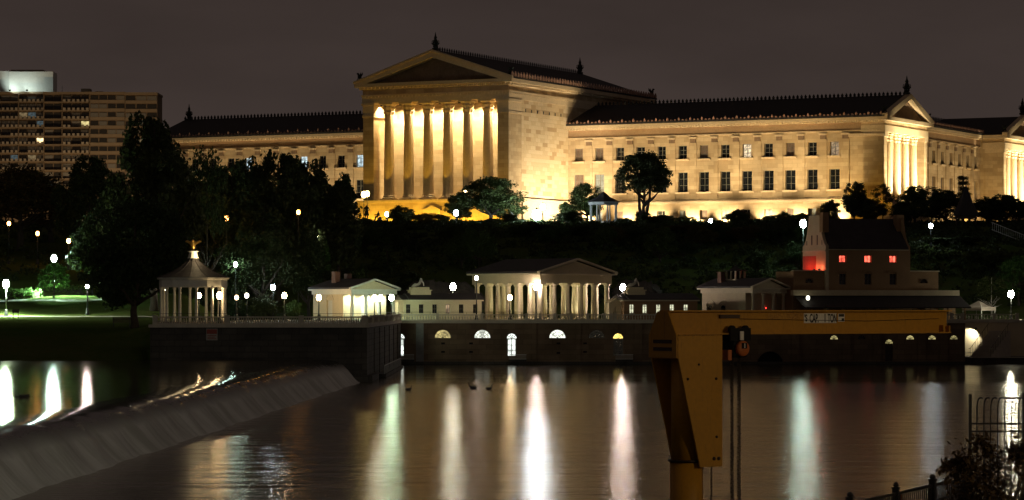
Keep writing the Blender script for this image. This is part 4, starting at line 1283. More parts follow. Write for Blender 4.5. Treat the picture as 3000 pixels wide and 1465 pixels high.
# the open colonnade
CO = thing('open_colonnade', 'large open pavilion of white columns under a dark gabled roof above the mill wall', 'pavilion', (PX(1583, 324), 324, DECK + .02), R(40))
w, l, h = 10.6, 11.9, 4.0
MB().box(-.3, w + .3, -.3, l + .3, 0, .12).build('plinth', 'cream_trim', CO)
cold = .62
cm = MB().lathe([(cold * .66, 0), (cold * .66, .12), (cold * .5, .2), (cold * .49, h * .4), (cold * .40, h - .38), (cold * .56, h - .26), (cold * .62, h - .13)], 16).box(-cold * .66, cold * .66, -cold * .66, cold * .66, h - .13, h - .124 + .12).mesh('column', False)
cm.materials.append(M['cream_stucco'])
done = set()
for k in range(6):
    for y in (.4, l - .4):
        x = .4 + (w - .8) * k / 5
        inst('column', cm, CO, (x, y, .123))
for k in range(1, 6):
    for x in (.4, w - .4):
        inst('column', cm, CO, (x, .4 + (l - .8) * k / 6, .123))
for k in range(4):
    inst('column', cm, CO, (2.6 + 1.8 * k, 3.2, .123)); inst('column', cm, CO, (2.6 + 1.8 * k, 8.6, .123))
h2 = h + .125
MB().box(0, w, 0, l, h2, h2 + .9).build('entablature', 'cream_stucco', CO)
MB().box(-.45, w + .45, -.45, l + .45, h2 + .903, h2 + 1.08).build('cornice', 'cream_trim', CO)
ez = h2 + 1.084
for y0, y1 in ((0, .2), (l - .2, l)):
    MB().prism_y([(.1, ez), (w - .1, ez), (w / 2, ez + 1.35)], y0, y1).build('tympanum', 'cream_stucco', CO)
for s in (-1, 1):
    ex = w / 2 + s * (w / 2 + .5)
    MB().prism_y([(ex, ez), (w / 2, ez + 1.5), (w / 2, ez + 1.68), (ex, ez + .18)], -.5, -.004).build('raking_cornice', 'cream_trim', CO)
    MB().prism_y([(ex, ez + .003), (w / 2, ez + 1.5), (w / 2, ez + 1.70), (ex, ez + .2)], -.002, l + .5).build('roof_slope', 'slate', CO)
for k, (x, y, e) in enumerate(((3.0, 1.6, 260), (7.6, 1.6, 260), (1.5, 5.5, 260), (5.3, 5.6, 260), (1.5, 9.5, 230), (8.8, 6.5, 260), (5.3, 10.0, 200))):
    p = MB().box(x - .15, x + .15, y - .15, y + .15, .123, .28).build('floor_lamp', 'flood_housing', CO)
    spot(p, (x, y, .32), (x, y, 4.0), e, (1.0, .93, .62), 160, .6)


def stack(t, x0, x1, y0, y1, z, s=1.0):
    """stepped block with a reclining stone figure on top"""
    b_ = MB().box(x0, x1, y0, y1, z, z + .9).box(x0 - .12, x1 + .12, y0 - .12, y1 + .12, z + .9, z + 1.02).box(x0 + .15, x1 - .15, y0 + .15, y1 - .15, z + 1.02, z + 1.3).build('roof_block', 'cream_stucco', t)
    xm, ym, zt = (x0 + x1) / 2, (y0 + y1) / 2, z + 1.3
    vs = [(xm - .1, ym, zt + .2), (xm + .1, ym, zt + .45), (xm + .18, ym, zt + .78), (xm + .2, ym, zt + 1.05), (xm - .5, ym - .1, zt + .38), (xm - .85, ym - .1, zt + .12), (xm - .45, ym + .15, zt + .15), (xm - .9, ym + .15, zt + .1), (xm + .45, ym - .1, zt + .5), (xm + .5, ym - .1, zt + .12), (xm - .05, ym - .25, zt + .5), (xm - .3, ym - .25, zt + .35)]
    me = skin_mesh('figure', vs, [(0, 1), (1, 2), (2, 3), (0, 4), (4, 5), (0, 6), (6, 7), (2, 8), (8, 9), (2, 10), (10, 11)], [.17, .18, .12, .12, .12, .07, .11, .06, .08, .06, .08, .05], 1)
    obj('reclining_figure', me, 'sculpture_stone', b_)


def wheel_house(label, u, Y, phi, w, l, h, wins, glass, mtl, blocks, gable_window=None):
    t = thing('wheel_house', label, 'building', (PX(u, Y), Y, DECK + .02), R(phi))
    holes = [(a - .26, a + .26, .75, 1.75) for a in wins]
    MB().wall(0, 0, 1, 0, w, 0, h, holes, .25, 0, -1).build('front_wall', mtl, t)
    gh = [(l / 2 - .3, l / 2 + .3, .8, 1.9)]
    MB().wall(0, 0, 0, 1, l, 0, h, gh, .25, -1, 0).build('end_wall', mtl, t)
    MB().wall(w, 0, 0, 1, l, 0, h, [], .25, 1, 0).build('end_wall', mtl, t)
    MB().wall(0, l, 1, 0, w, 0, h, [], .25, 0, 1).build('rear_wall', mtl, t)
    MB().box(-.2, w + .2, -.2, l + .2, h, h + .14).build('cornice', 'cream_trim', t)
    zt = h + .143
    MB().prism_x([(-.25, zt), (l + .25, zt), (l + .25, zt + .05), (l / 2, zt + .75), (-.25, zt + .05)], .6, w + .3).prism_x([(-.2, zt), (l + .2, zt), (l / 2, zt + .55)], -.15, .598).build('roof', 'slate', t)
    for i, a in enumerate(wins):
        f = MB().box(a - .26, a - .21, .18, .24, .75, 1.75).box(a + .21, a + .26, .18, .24, .75, 1.75).box(a - .21, a + .21, .18, .24, .75, .8).box(a - .21, a + .21, .18, .24, 1.7, 1.75).box(a - .02, a + .02, .18, .24, .8, 1.7).box(a - .21, a + .21, .185, .235, 1.22, 1.26).build('window', 'frame_paint', t)
        MB().box(a - .25, a + .25, .241, .25, .76, 1.74).build('pane', glass(i), f)
        MB().box(a - .34, a + .34, -.06, -.003, .65, .745).build('sill', 'cream_trim', f)
    MB().box(.22, .25, l / 2 - .29, l / 2 + .29, .81, 1.89).build('door', 'white_wood', t)
    for bl in blocks: stack(t, *bl)
    return t


wheel_house('low cream wheel house with dark windows beside the entrance pavilion', 1182, 324, 12, 8.8, 6.2, 2.1, [.55, 2.0, 3.5, 5.0, 6.5, 8.1], lambda i: 'dark_glass' if i != 3 else 'pane_lit_dim', 'cream_stucco', [(1.2, 3.5, 2.2, 4.2, 2.35)])
mat_glow('pane_wheel', (1.0, 1.0, 0.68), 1.0, 3.0)
t = wheel_house('low tan wheel house with glowing windows below the hillside', 1828, 324, 12, 8.4, 6.2, 2.1, [.9, 2.4, 3.95, 5.5, 7.1], lambda i: 'pane_wheel', 'tan_stucco', [(1.0, 3.0, 2.2, 4.2, 2.35)])
MB().wall(-1.35, 1.0, 1, 0, 1.3, 0, 1.9, [(.35, .75, .6, 1.5)], .2, 0, -1).box(-1.35, -.05, 1.3, 3.0, 0, 1.9).prism_y([(-1.5, 1.9), (.0, 1.9), (-.7, 2.4)], .9, 3.1).build('lean_to', 'cream_stucco', t)

# little house with a cupola
t = temple('keepers_house', 'small pale temple house with arched niches and a roof cupola', 'house', 2206, 326, 40, 5.2, 8.3, 3.0, 1.3, 1.1, mtl='cream_stucco', ncol=4, doors=False, cold=.36,
           side_openings=[(3.2, 3.9, .95, 1.6), (5.6, 6.3, .95, 1.6)])
for yc in (4.5 + .35, 7.25 - .3):
    a1 = arch_pts(.78, .6, 14); a0 = arch_pts(.62, .6, 14)
    n_ = MB().prism_x([(yc + p, q + .9) for p, q in a1] + [(yc + p, q + .9) for p, q in a0[::-1]], .05, .117).build('niche_arch', 'cream_trim', t)
    MB().prism_x([(yc + p, q + .9) for p, q in arch_pts(.34, .4, 10)], .09, .116).build('niche_pane', 'dark_glass', n_)
MB().box(.9, 1.5, 6.0, 6.6, 3.7, 5.3).box(.8, 1.6, 5.9, 6.7, 5.3, 5.42).build('chimney', 'brick_chimney', t)
cx, cy, cz = 2.6, 5.4, 4.3
cu = MB().box(cx - .8, cx + .8, cy - .8, cy + .8, cz - .6, cz + .3).build('cupola', 'cream_trim', t)
mb = MB()
for sx in (-.7, 0, .7):
    for sy in (-.7, 0, .7):
        if sx == 0 and sy == 0: continue
        mb.box(cx + sx - .08, cx + sx + .08, cy + sy - .08, cy + sy + .08, cz + .3, cz + 1.2)
mb.build('cupola_post', 'cream_trim', cu)
MB().box(cx - .55, cx + .55, cy - .55, cy + .55, cz + .303, cz + 1.19).build('cupola_louvre', 'dark_glass', cu)
MB().box(cx - .95, cx + .95, cy - .95, cy + .95, cz + 1.203, cz + 1.32).lathe([(1.05, cz + 1.323), (.5, cz + 1.6), (.06, cz + 1.9), (.03, cz + 2.2)], 4, cx, cy).build('cupola_roof', 'slate', cu)
rl = MB().box(3.1, 3.16, 1.1, 1.15, 1.3, 1.36).build('red_lamp', glow_mat('orange', 20), t)
rl.data.materials.clear(); mat_emit('red_lamp_glow', (1.0, .05, .04), 12.0); rl.data.materials.append(M['red_lamp_glow'])

# ------------------------------------------------------------------ tall engine house
EH = thing('engine_house', 'tall tan engine house with curved gable, steep dark roof and red lit windows', 'building', (PX(2428, 330), 330, DECK + .02), R(20))
E = lambda v: PZ(v, 331) - DECK - .02
w, l = 9.9, 6.0
zs_, ze, zr = E(795), E(730), E(642)
up = [.75 + 1.0 + 3.17 * k for k in range(3)]
hl = [(a - .44, a + .44, E(769), E(748)) for a in up] + [(a - .44, a + .44, E(834), E(802)) for a in up]
MB().wall(0, 0, 1, 0, w, 0, ze, hl, .3, 0, -1).build('front_wall', 'tan_stucco', EH)
MB().wall(w, 0, 0, 1, l, 0, ze, [], .3, 1, 0).build('end_wall', 'tan_stucco', EH)
MB().wall(0, l, 1, 0, w, 0, ze, [], .3, 0, 1).build('rear_wall', 'tan_stucco', EH)
mat_glow('pane_red', (1.0, .12, .07), 3.0, 2.2)
for a in up:
    z0, z1 = E(769), E(748)
    f = MB().box(a - .44, a + .44, .2, .27, z0, z0 + .06).box(a - .44, a + .44, .2, .27, z1 - .06, z1).box(a - .44, a - .38, .2, .27, z0 + .06, z1 - .06).box(a + .38, a + .44, .2, .27, z0 + .06, z1 - .06).box(a - .025, a + .025, .2, .27, z0 + .06, z1 - .06).build('window', 'frame_paint', EH)
    MB().box(a - .43, a + .43, .271, .29, z0 + .01, z1 - .01).build('pane', 'pane_red', f)
    z0, z1 = E(834), E(802)
    f = MB().box(a - .44, a + .44, .2, .27, z0, z0 + .06).box(a - .44, a - .38, .2, .27, z0 + .06, z1).box(a + .38, a + .44, .2, .27, z0 + .06, z1).box(a - .025, a + .025, .2, .27, z0 + .06, z1).box(a - .38, a + .38, .2, .27, (z0 + z1) / 2, (z0 + z1) / 2 + .05).build('window', 'frame_paint', EH)
    MB().box(a - .43, a + .43, .271, .29, z0 + .01, z1 - .01).build('pane', 'dark_glass', f)
    mb = MB(); o1 = arch_pts(.62, z1, 10); o0 = arch_pts(.50, z1, 10)
    mb.prism_y([(a + p, z1 + (q - z1) * .55) for p, q in o1] + [(a + p, z1 + (q - z1) * .55) for p, q in o0[::-1]], -.07, -.003)
    mb.build('window_hood', 'tan_stucco', f)
# curved stepped gables with chimneys
yc = l / 2
hz = zr - ze
gab = [(0, 0), (0, ze - .2), (.0, ze + .35), (.38, ze + .6), (.8, ze + 1.1), (1.15, ze + 1.9), (1.45, ze + 3.0), (1.55, zr + .1), (1.75, zr + .45), (l - 1.75, zr + .45), (l - 1.55, zr + .1), (l - 1.45, ze + 3.0), (l - 1.15, ze + 1.9), (l - .8, ze + 1.1), (l - .38, ze + .6), (l, ze + .35), (l, ze - .2), (l, 0)]
g = MB().prism_x(gab, -.35, -.003).build('gable_wall', 'cream_stucco', EH)
MB().box(-.46, -.353, 0, l, ze - .25, ze - .1).build('string_course', 'cream_trim', g)
for a in (2.2, 3.6): MB().box(-.38, -.352, a - .12, a + .12, ze + .5, ze + 1.6).build('slit', 'door_dark', g)
for a in (1.0, 4.9): MB().box(-.38, -.352, a - .06, a + .06, ze + .5, ze + 1.0).build('slit', 'door_dark', g)
MB().prism_x([(y_, z_) for y_, z_ in gab], w + .003, w + .35).build('gable_wall', 'tan_stucco', EH)
MB().box(-.4, .35, .7, 1.55, ze + 1.9, zr + .75).build('chimney', 'tan_stucco', EH)
MB().box(w - .5, w + .4, 1.6, 2.5, ze + 1.9, zr + .6).build('chimney', 'tan_stucco', EH)
MB().prism_x([(-.3, ze), (-.3, ze + .12), (yc, zr + .15), (yc, zr)], .005, w - .005).build('roof_slope', 'slate', EH)
MB().prism_x([(l + .3, ze), (l + .3, ze + .12), (yc, zr + .15), (yc, zr)], .005, w - .005).build('roof_slope', 'slate', EH)
MB().box(-.05, w + .05, -.2, -.003, ze - .12, ze - .005).build('eaves', 'cream_trim', EH)
# red light on the gable put into a coloured panel, with two small red lamps
mat('red_lit_wall', (0.55, 0.10, 0.07), 0.8, 0.2, 1.0)
rs = MB().box(-.42, -.36, 2.5, 5.8, E(793), E(749)).build('red_light_patch', 'red_lit_wall', EH)
for a in (2.1, .8):
    p = MB().box(-.9, -.7, a - .1, a + .1, E(791), E(788)).build('red_lamp', 'flood_housing', EH)
    point(p, (-.8, a + .1, E(785)), 26, (1.0, .16, .08), .08)
point(p, (-1.3, 4.0, E(786)), 34, (1.0, .16, .08), .08)
# low flanking wings, band and lean-to roof
wl = [(-4.2, -.37), (w + .37, w + 4.1)]
for x0, x1 in wl:
    zt = E(795)
    xm = (x0 + x1) / 2
    MB().wall(x0, .3, 1, 0, x1 - x0, 0, zt, [(xm - x0 - .47, xm - x0 + .47, E(829), E(829) + .5)], .25, 0, -1).box(x0, x1, .9, 5, 0, zt - .02).box(x0, x0 + .2, .303, .9, 0, zt).box(x1 - .2, x1, .303, .9, 0, zt).build('wing_wall', 'tan_stucco', EH)
    MB().box(x0 - .1, x1 + .1, .15, .6, zt + .003, zt + .12).build('parapet', 'cream_trim', EH)
    fan_window(xm, E(829), .46, 'dark_glass', EH, y=.50, hole=(.47, .5))
MB().box(-4.6, w + 6.4, -.5, .29, E(866), E(850)).build('band_course', 'cream_stucco', EH)
MB().prism_x([(-.2, E(867)), (-.2, E(866.2)), (-2.9, E(900)), (-2.9, E(903))], -4.4, w + 6.6).build('verandah_roof', 'slate', EH)
for k in range(10):
    x = -4.0 + k * 2.2
    MB().box(x - .07, x + .07, -2.75, -2.61, 0, E(901)).build('verandah_post', 'tan_stucco', EH)
MB().wall(-4.4, .1, 1, 0, w + 10.6, 0, E(868), [(1 + 2.4 * k, 2.2 + 2.4 * k, .3, 1.4) for k in range(8)], .2, 0, -1).build('verandah_wall', 'tan_stucco', EH)
# shed beside it
t = thing('shed', 'little reddish roofed shed tucked behind the keeper house', 'shed', (PX(2283, 338), 338, DECK), R(20))
MB().box(-1.3, 1.3, 0, 2.5, 0, 2.6).build('wall', 'cream_stucco', t)
MB().prism_x([(-.2, 2.6), (-.2, 2.75), (2.7, 3.9), (2.7, 2.6)], -1.4, 1.4).build('roof', 'brick_chimney', t)
MB().box(-1.5, -.95, .5, 1.1, 2.9, 4.1).build('chimney', 'cream_stucco', t)
# ------------------------------------------------------------------ landing and stairs beyond the mill house
em = thing('embankment_wall', 'pale rendered embankment wall above the landing stage, lit from a bracket lamp', 'wall', (70, 333, 0))
loc_box(em, 'wall_face', 'cream_stucco', XE + .02, 150, 333, 342.5, -2, 4.5)
loc_box(em, 'coping', 'balustrade_stone', XE + .05, 150, 332.85, 342.5, 4.503, 4.8)
ls = thing('landing_stage', 'low dark stone landing stage at the water edge beside the stairs', 'landing', (70, 322, 0))
loc_box(ls, 'deck', 'river_stone', XE + .02, 150, 321.5, 332.98, -2, .70)
loc_box(ls, 'kerb', 'balustrade_stone', XE + .02, 150, 321.4, 321.75, .703, .80)
st = thing('stone_stairs', 'flight of stone steps with iron rails climbing from the landing stage', 'stairs', (53.2, 326.5, .70), R(55))
for k in range(16):
    MB().box(k * .30, 5.2, 0, 2.4, k * .18 + .002 * k, k * .18 + .178).build('step', 'balustrade_stone', st)
for y in (-.05, 2.45):
    rl = MB().tube([(-.4, y, .95), (0, y, .95), (4.6, y, 3.7)], .03, 5).build('hand_rail', 'rail_metal', st)
    for k in range(8): MB().tube([(k * .62, y, k * .37), (k * .62, y, k * .37 + .98)], .02, 4).build('baluster_rod', 'rail_metal', rl)
balustrade(XE + .3, 333.1, PX(2985, 333), 333.1, DECK, 'stone balustrade above the lit landing wall and stairs', .34, 14)
bl = thing('bracket_lamp', 'shaded bracket lamp washing the landing wall with light', 'lamp', (PX(2861, 332), 333, PZ(962, 332)))
MB().tube([(0, 0, 0), (0, -.5, .12), (0, -.62, .02)], .03, 5).build('arm', 'post_metal', bl)
hd = MB().lathe([(.2, -.1), (.12, .02), (.05, .08)], 8, 0, -.62, .0).build('shade', 'post_metal', bl)
spot(bl, (0, -.62, -.12), (-.9, .1, -1.6), 420, (1.0, .90, .70), 130, .5, .05)
# things left on the landing stage
bx_ = thing('bench', 'plain white bench under the lit landing wall', 'bench', (PX(2846, 330), 330, .70))
MB().box(-.9, .9, 0, .5, .42, .5).build('seat', 'white_wood', bx_)
for x in (-.75, .75): MB().box(x - .06, x + .06, .05, .45, 0, .418).build('leg', 'white_wood', bx_)
tb = thing('tent', 'small pale marquee tent beyond the balustrade at the end of the terrace', 'tent', (PX(2868, 341), 341, 4.8))
MB().lathe([(2.0, 1.3), (1.9, 1.45), (.9, 1.75), (.05, 2.2)], 4).build('canopy', 'tent_fabric', tb)
for a in range(4):
    c, s = math.cos(a * math.pi / 2), math.sin(a * math.pi / 2)
    MB().box(1.85 * c - .04, 1.85 * c + .04, 1.85 * s - .04, 1.85 * s + .04, 0, 1.6).build('pole', 'white_rail', tb)
MB().lathe([(1.98, 1.05), (1.98, 1.29)], 4).build('valance', 'tent_fabric', tb)

# ------------------------------------------------------------------ apartment block far behind
AY = 1000.0
AP_ = thing('apartment_building', 'long mid-rise apartment block with white balcony panels and lit rooftop box', 'building', (PX(230, AY), AY, 20.0))
AX = PX(230, AY)
ax = lambda u: PX(u, AY) - AX
az = lambda v: PZ(v, AY) - 20.0
segs = [(-120, -25, 3.0, 0.02), (-25, 128, 3.0, 0.0), (128, 262, 1.5, 0.0), (264, 366, 0.0, 0.0), (368, 462, -1.0, 0.0)]
roof_z, pitch = az(276), 25.0 / F * AY
win_mesh = MB().box(-1, 1, 0, .25, 0, 1.55).mesh('window'); win_mesh.materials.append(M['apartment_glass'])
pan_mesh = MB().box(-.62, .62, -.1, 0, 0, .95).mesh('balcony_panel'); pan_mesh.materials.append(M['balcony_panel'])
mat_glow('pane_flat', (1.0, .82, .35), 1.0, 1.0)
mat_glow('pane_flat_dim', (1.0, .72, .36), .22, 1.0)
mat_glow('pane_flat_hot', (1.0, .72, .35), 3.0, 1.0)
ra = random.Random(11)
for si, (ua, ub, yo, _) in enumerate(segs):
    x0, x1 = ax(ua), ax(ub)
    dz = [0.35, .25, .1, 0, -.25][si]
    MB().box(x0, x1, yo, yo + 14, 0, roof_z + dz).build('wall', 'apartment_wall', AP_)
    MB().box(x0 - .2, x1 + .2, yo - 1.6, yo + 14.3, roof_z + dz + .004, roof_z + dz + .7).build('roof_edge', 'apartment_band', AP_)
    bays = int((x1 - x0) / 2.9)
    bw_ = (x1 - x0) / bays
    for f in range(12):
        z = roof_z + dz - (f + 1) * pitch
        if z < 15: break
        balc = si in (1, 2, 0)
        if balc:
            MB().box(x0 + .1, x1 - .1, yo - 1.5, yo - .02, z + .003, z + .30).build('balcony_slab', 'apartment_band', AP_)
        else:
            MB().box(x0 + .05, x1 - .05, yo - .25, yo - .01, z + .003, z + .95).build('band', 'apartment_band', AP_)
        for c in range(bays):
            x = x0 + bw_ * (c + .5)
            lit = 'apartment_blind' if ra.random() < .32 else ('apartment_glass')
            if ra.random() < .045: lit = ra.choice(['pane_flat_dim', 'pane_flat_dim', 'pane_cool_dim'])
            if si == 1 and f == 5 and c == bays - 1: lit = 'pane_flat_hot'
            if si == 2 and f == 3 and c == bays - 1: lit = 'pane_flat'
            if si == 1 and f == 9 and c == bays - 2: lit = 'pane_flat'
            inst('window', win_mesh, AP_, (x, yo - .2, z + .85 if balc else z + 1.0), 0, (bw_ * .44, 1, 1.0 if balc else .9), lit)
            if balc and not (si == 2 and c in (0, 1)) and ra.random() < .85:
                inst('balcony_panel', pan_mesh, AP_, (x - bw_ * .24, yo - 1.51, z + .305), 0, (bw_ * .17 * 2.0 / 1.24 * .6 + .2, 1, .85))
                inst('balcony_panel', pan_mesh, AP_, (x + bw_ * .26, yo - 1.51, z + .305), 0, (bw_ * .17 * 2.0 / 1.24 * .6 + .2, 1, .85))
        if balc:
            for c in (0, bays // 2, bays):
                x = x0 + bw_ * c
                MB().box(x - .15, x + .15, yo - 1.45, yo - .01, z + .305, z + pitch - .01).build('party_wall', 'apartment_wall', AP_)
MB().box(ax(20), ax(150), 4, 13, roof_z + .72, az(207)).build('penthouse', 'penthouse_white', AP_)
MB().box(ax(-60), ax(19), 5, 13, roof_z + .72, az(205)).build('penthouse', 'penthouse_white', AP_)
MB().box(ax(24), ax(120), 5, 12, az(207) + .01, az(201)).build('penthouse_parapet', 'apartment_wall', AP_)
for ua, ub, v in ((232, 258, 257), (275, 296, 265)):
    MB().box(ax(ua), ax(ub), 4, 9, roof_z + .5, az(v)).build('plant_room', 'apartment_wall', AP_)
MB().tube([(ax(178), 3, roof_z), (ax(178), 3, roof_z + 3.2)], .08, 5).build('antenna', 'post_metal', AP_)
for u, e in ((30, 1500), (80, 700)):
    p = MB().box(ax(u) - .3, ax(u) + .3, -1.0, -.4, roof_z + 1.0, roof_z + 1.5).build('roof_flood', 'flood_housing', AP_)
    spot(p, (ax(u), -.5, roof_z + 1.6), (ax(u) + 3, 4.0, roof_z + 5), e, (.85, 1.0, .90), 140, .6)
floodlight((PX(120, 960), 955, 20.1), (PX(200, AY), AY, 60), 27000, (1.0, .66, .34), 'tall street floodlight before the distant apartment block', 'street lights by the apartment block', 120)
floodlight((PX(360, 960), 955, 20.1), (PX(380, AY), AY, 60), 27000, (1.0, .66, .34), 'tall street floodlight before the distant apartment block', 'street lights by the apartment block', 120)

# ------------------------------------------------------------------ trees
def leaf_mesh(name, P, size, rng, droop=0.0, aspect=0.55):
    P = np.asarray(P, dtype=np.float32)
    n = len(P)
    a = rng.normal(size=(n, 3)); a[:, 2] -= droop
    a /= np.linalg.norm(a, axis=1)[:, None]
    q = rng.normal(size=(n, 3)); b_ = np.cross(a, q); b_ /= np.linalg.norm(b_, axis=1)[:, None]
    s = (size * rng.uniform(.6, 1.3, n))[:, None]
    V = np.stack([P - a * s, P + b_ * s * aspect, P + a * s, P - b_ * s * aspect], 1).reshape(-1, 3)
    return np_mesh(name, V, np.arange(4 * n).reshape(-1, 4))


def crown_points(rng, centre, rad, clumps, per, cr, low=-.5):
    """clumps of leaves through an ellipsoid, denser at its skin, so that gaps and lobes show"""
    out = []
    c0 = np.array(centre); rad = np.array(rad)
    k = 0
    while k < clumps:
        d = rng.normal(size=3); d /= np.linalg.norm(d)
        if d[2] < low: continue
        c = c0 + d * rad * rng.uniform(.35, 1.0) ** .6
        r_ = cr * rng.uniform(.55, 1.25)
        e = rng.normal(size=(per, 3)); e /= np.linalg.norm(e, axis=1)[:, None]
        e *= (rng.uniform(0, 1, per) ** .5)[:, None] * r_ * np.array([1, 1, .72])
        out.append(c + e); k += 1
    return np.concatenate(out)


def trunk_mesh(name, rng, h, r, limbs, spread, top, n=8, split=1, mtl='bark'):
    mb = MB()
    for s in range(split):
        ox = 0 if split == 1 else (s - (split - 1) / 2) * .55
        lean = 0 if split == 1 else (s - (split - 1) / 2) * .8
        pts = [(ox * .6, 0, -.3), (ox * .7, 0, h * .15), (ox + lean * .3, .1, h * .55), (ox + lean * .7, -.05, h), (ox + lean, 0, top)]
        mb.tube(pts, [r * 1.45, r, r * .8, r * .62, r * .18], n)
    for k in range(limbs):
        a = 2 * math.pi * k / limbs + rng.uniform(-.4, .4)
        z0 = h * rng.uniform(.55, 1.05)
        L = spread * rng.uniform(.6, 1.0)
        z1 = z0 + L * rng.uniform(.5, 1.1)
        mb.tube([(0, 0, z0), (L * .4 * math.cos(a), L * .4 * math.sin(a), z0 + (z1 - z0) * .35), (L * .75 * math.cos(a + .1), L * .75 * math.sin(a + .1), z0 + (z1 - z0) * .75), (L * math.cos(a), L * math.sin(a), z1)], [r * .5, r * .36, r * .2, r * .06], 5)
    me = mb.mesh(name, True)
    me.materials.append(M[mtl])
    return me


PROTO = {}      # nominal height 10, nominal crown width given


def proto(key, seed, width, trunk, crown, leaf, droop=0.0, aspect=.55):
    rng = np.random.RandomState(seed)
    pts = np.concatenate([crown_points(rng, *c) for c in crown])
    me = leaf_mesh('crown', pts, leaf, rng, droop, aspect)
    tm = trunk_mesh('trunk', rng, *trunk[0], **(trunk[1] if len(trunk) > 1 else {}))
    PROTO[key] = (tm, me, width)


proto('broad', 1, 9.0, [(3.2, .32, 9, 3.4, 8.5)], [((0, 0, 6.0), (3.4, 3.4, 3.1), 95, 150, 1.15), ((1.6, .5, 4.3), (2.4, 2.4, 1.4), 26, 130, .9)], .17)
proto('tall', 2, 6.6, [(3.0, .26, 9, 2.2, 9.3)], [((0, 0, 6.2), (2.2, 2.2, 3.5), 85, 150, .95), ((-.9, .4, 4.2), (1.6, 1.6, 1.6), 26, 110, .8)], .15)
proto('ragged', 3, 8.6, [(2.6, .28, 8, 3.2, 8.8)], [((-1.2, 0, 5.4), (2.4, 2.2, 2.6), 42, 140, .95), ((1.7, .3, 6.6), (1.8, 1.8, 2.6), 34, 130, .85), ((.2, 0, 3.6), (2.8, 2.6, 1.3), 28, 120, .8)], .16)
proto('spread', 4, 8.4, [(3.4, .24, 8, 3.0, 8.2), dict(split=3)], [((-1.5, 0, 6.4), (2.0, 2.0, 2.4), 36, 150, .95), ((1.6, 0, 6.1), (2.0, 2.0, 2.3), 36, 150, .95), ((0, 0, 8.0), (1.6, 1.6, 1.5), 22, 130, .8), ((0, 0, 4.6), (3.2, 2.5, 1.0), 22, 80, .8)], .15, .5)
proto('light', 5, 7.0, [(2.8, .16, 10, 2.8, 9.0)], [((0, 0, 6.4), (2.8, 2.6, 3.0), 62, 55, .75)], .15)
proto('conifer', 6, 5.6, [(8.0, .18, 10, 1.5, 9.8)], [((0, 0, z), (2.3 * (1 - z / 11.0), 2.3 * (1 - z / 11.0), .4), 10, 110, .55) for z in (1.4, 2.5, 3.6, 4.7, 5.8, 6.9, 8.0, 9.0)], .14, .6, .3)
proto('willow', 7, 9.0, [(4.0, .26, 9, 3.0, 8.0)], [((0, 0, 7.6), (3.2, 3.2, 1.8), 50, 120, .9)] + [((3.4 * math.cos(a), 3.4 * math.sin(a), z), (.5, .5, .6), 2, 60, .7, -1) for a in np.arange(0, 6.28, .45) for z in (3.6, 4.8, 6.0)], .2, 1.6, .28)
proto('shrub', 8, 12.0, [(1.5, .14, 9, 4.0, 7.0)], [((0, 0, 4.2), (4.6, 4.6, 4.2), 90, 110, 1.4, -1)], .26)
proto('crowned', 14, 9.0, [(2.4, .28, 10, 3.2, 8.6)], [((-2.2, .3, 4.6), (1.9, 1.8, 2.2), 30, 130, .9, -1), ((1.9, -.4, 5.2), (2.0, 1.9, 2.0), 30, 130, .9, -1), ((.3, .6, 7.4), (1.9, 1.8, 2.0), 34, 130, .85, -1), ((-.6, -1.2, 6.2), (1.8, 1.6, 1.6), 22, 120, .8, -1), ((.2, 1.2, 3.4), (3.0, 2.4, 1.5), 30, 110, .9, -1)], .16)
proto('bushy', 12, 9.0, [(2.2, .3, 9, 3.4, 8.5)], [((0, 0, 5.6), (3.4, 3.4, 3.6), 95, 140, 1.1, -1), ((1.8, .5, 3.0), (2.2, 2.2, 1.8), 30, 110, .9, -1)], .17)


def tree(key, u, Y, vtop, wpx, label, leaf='leaf_dark', cat='tree', name='tree', z=None, group='trees on the hill and lawn', bark=None, dx=0.0):
    tm, me, w0 = PROTO[key]
    x = PX(u, Y) + dx
    z0 = terrain(x, Y) if z is None else z
    h = PZ(vtop, Y) - z0
    w = wpx / F * Y
    t = thing(name, label, cat, (x, Y, z0), RND.uniform(0, 6.28), group, (w / w0, w / w0, h / 10.0))
    inst('trunk', tm, t, mat=bark)
    if len(me.materials) == 0: me.materials.append(M['leaf_dark'])
    inst('crown', me, t, mat=leaf)
    return t


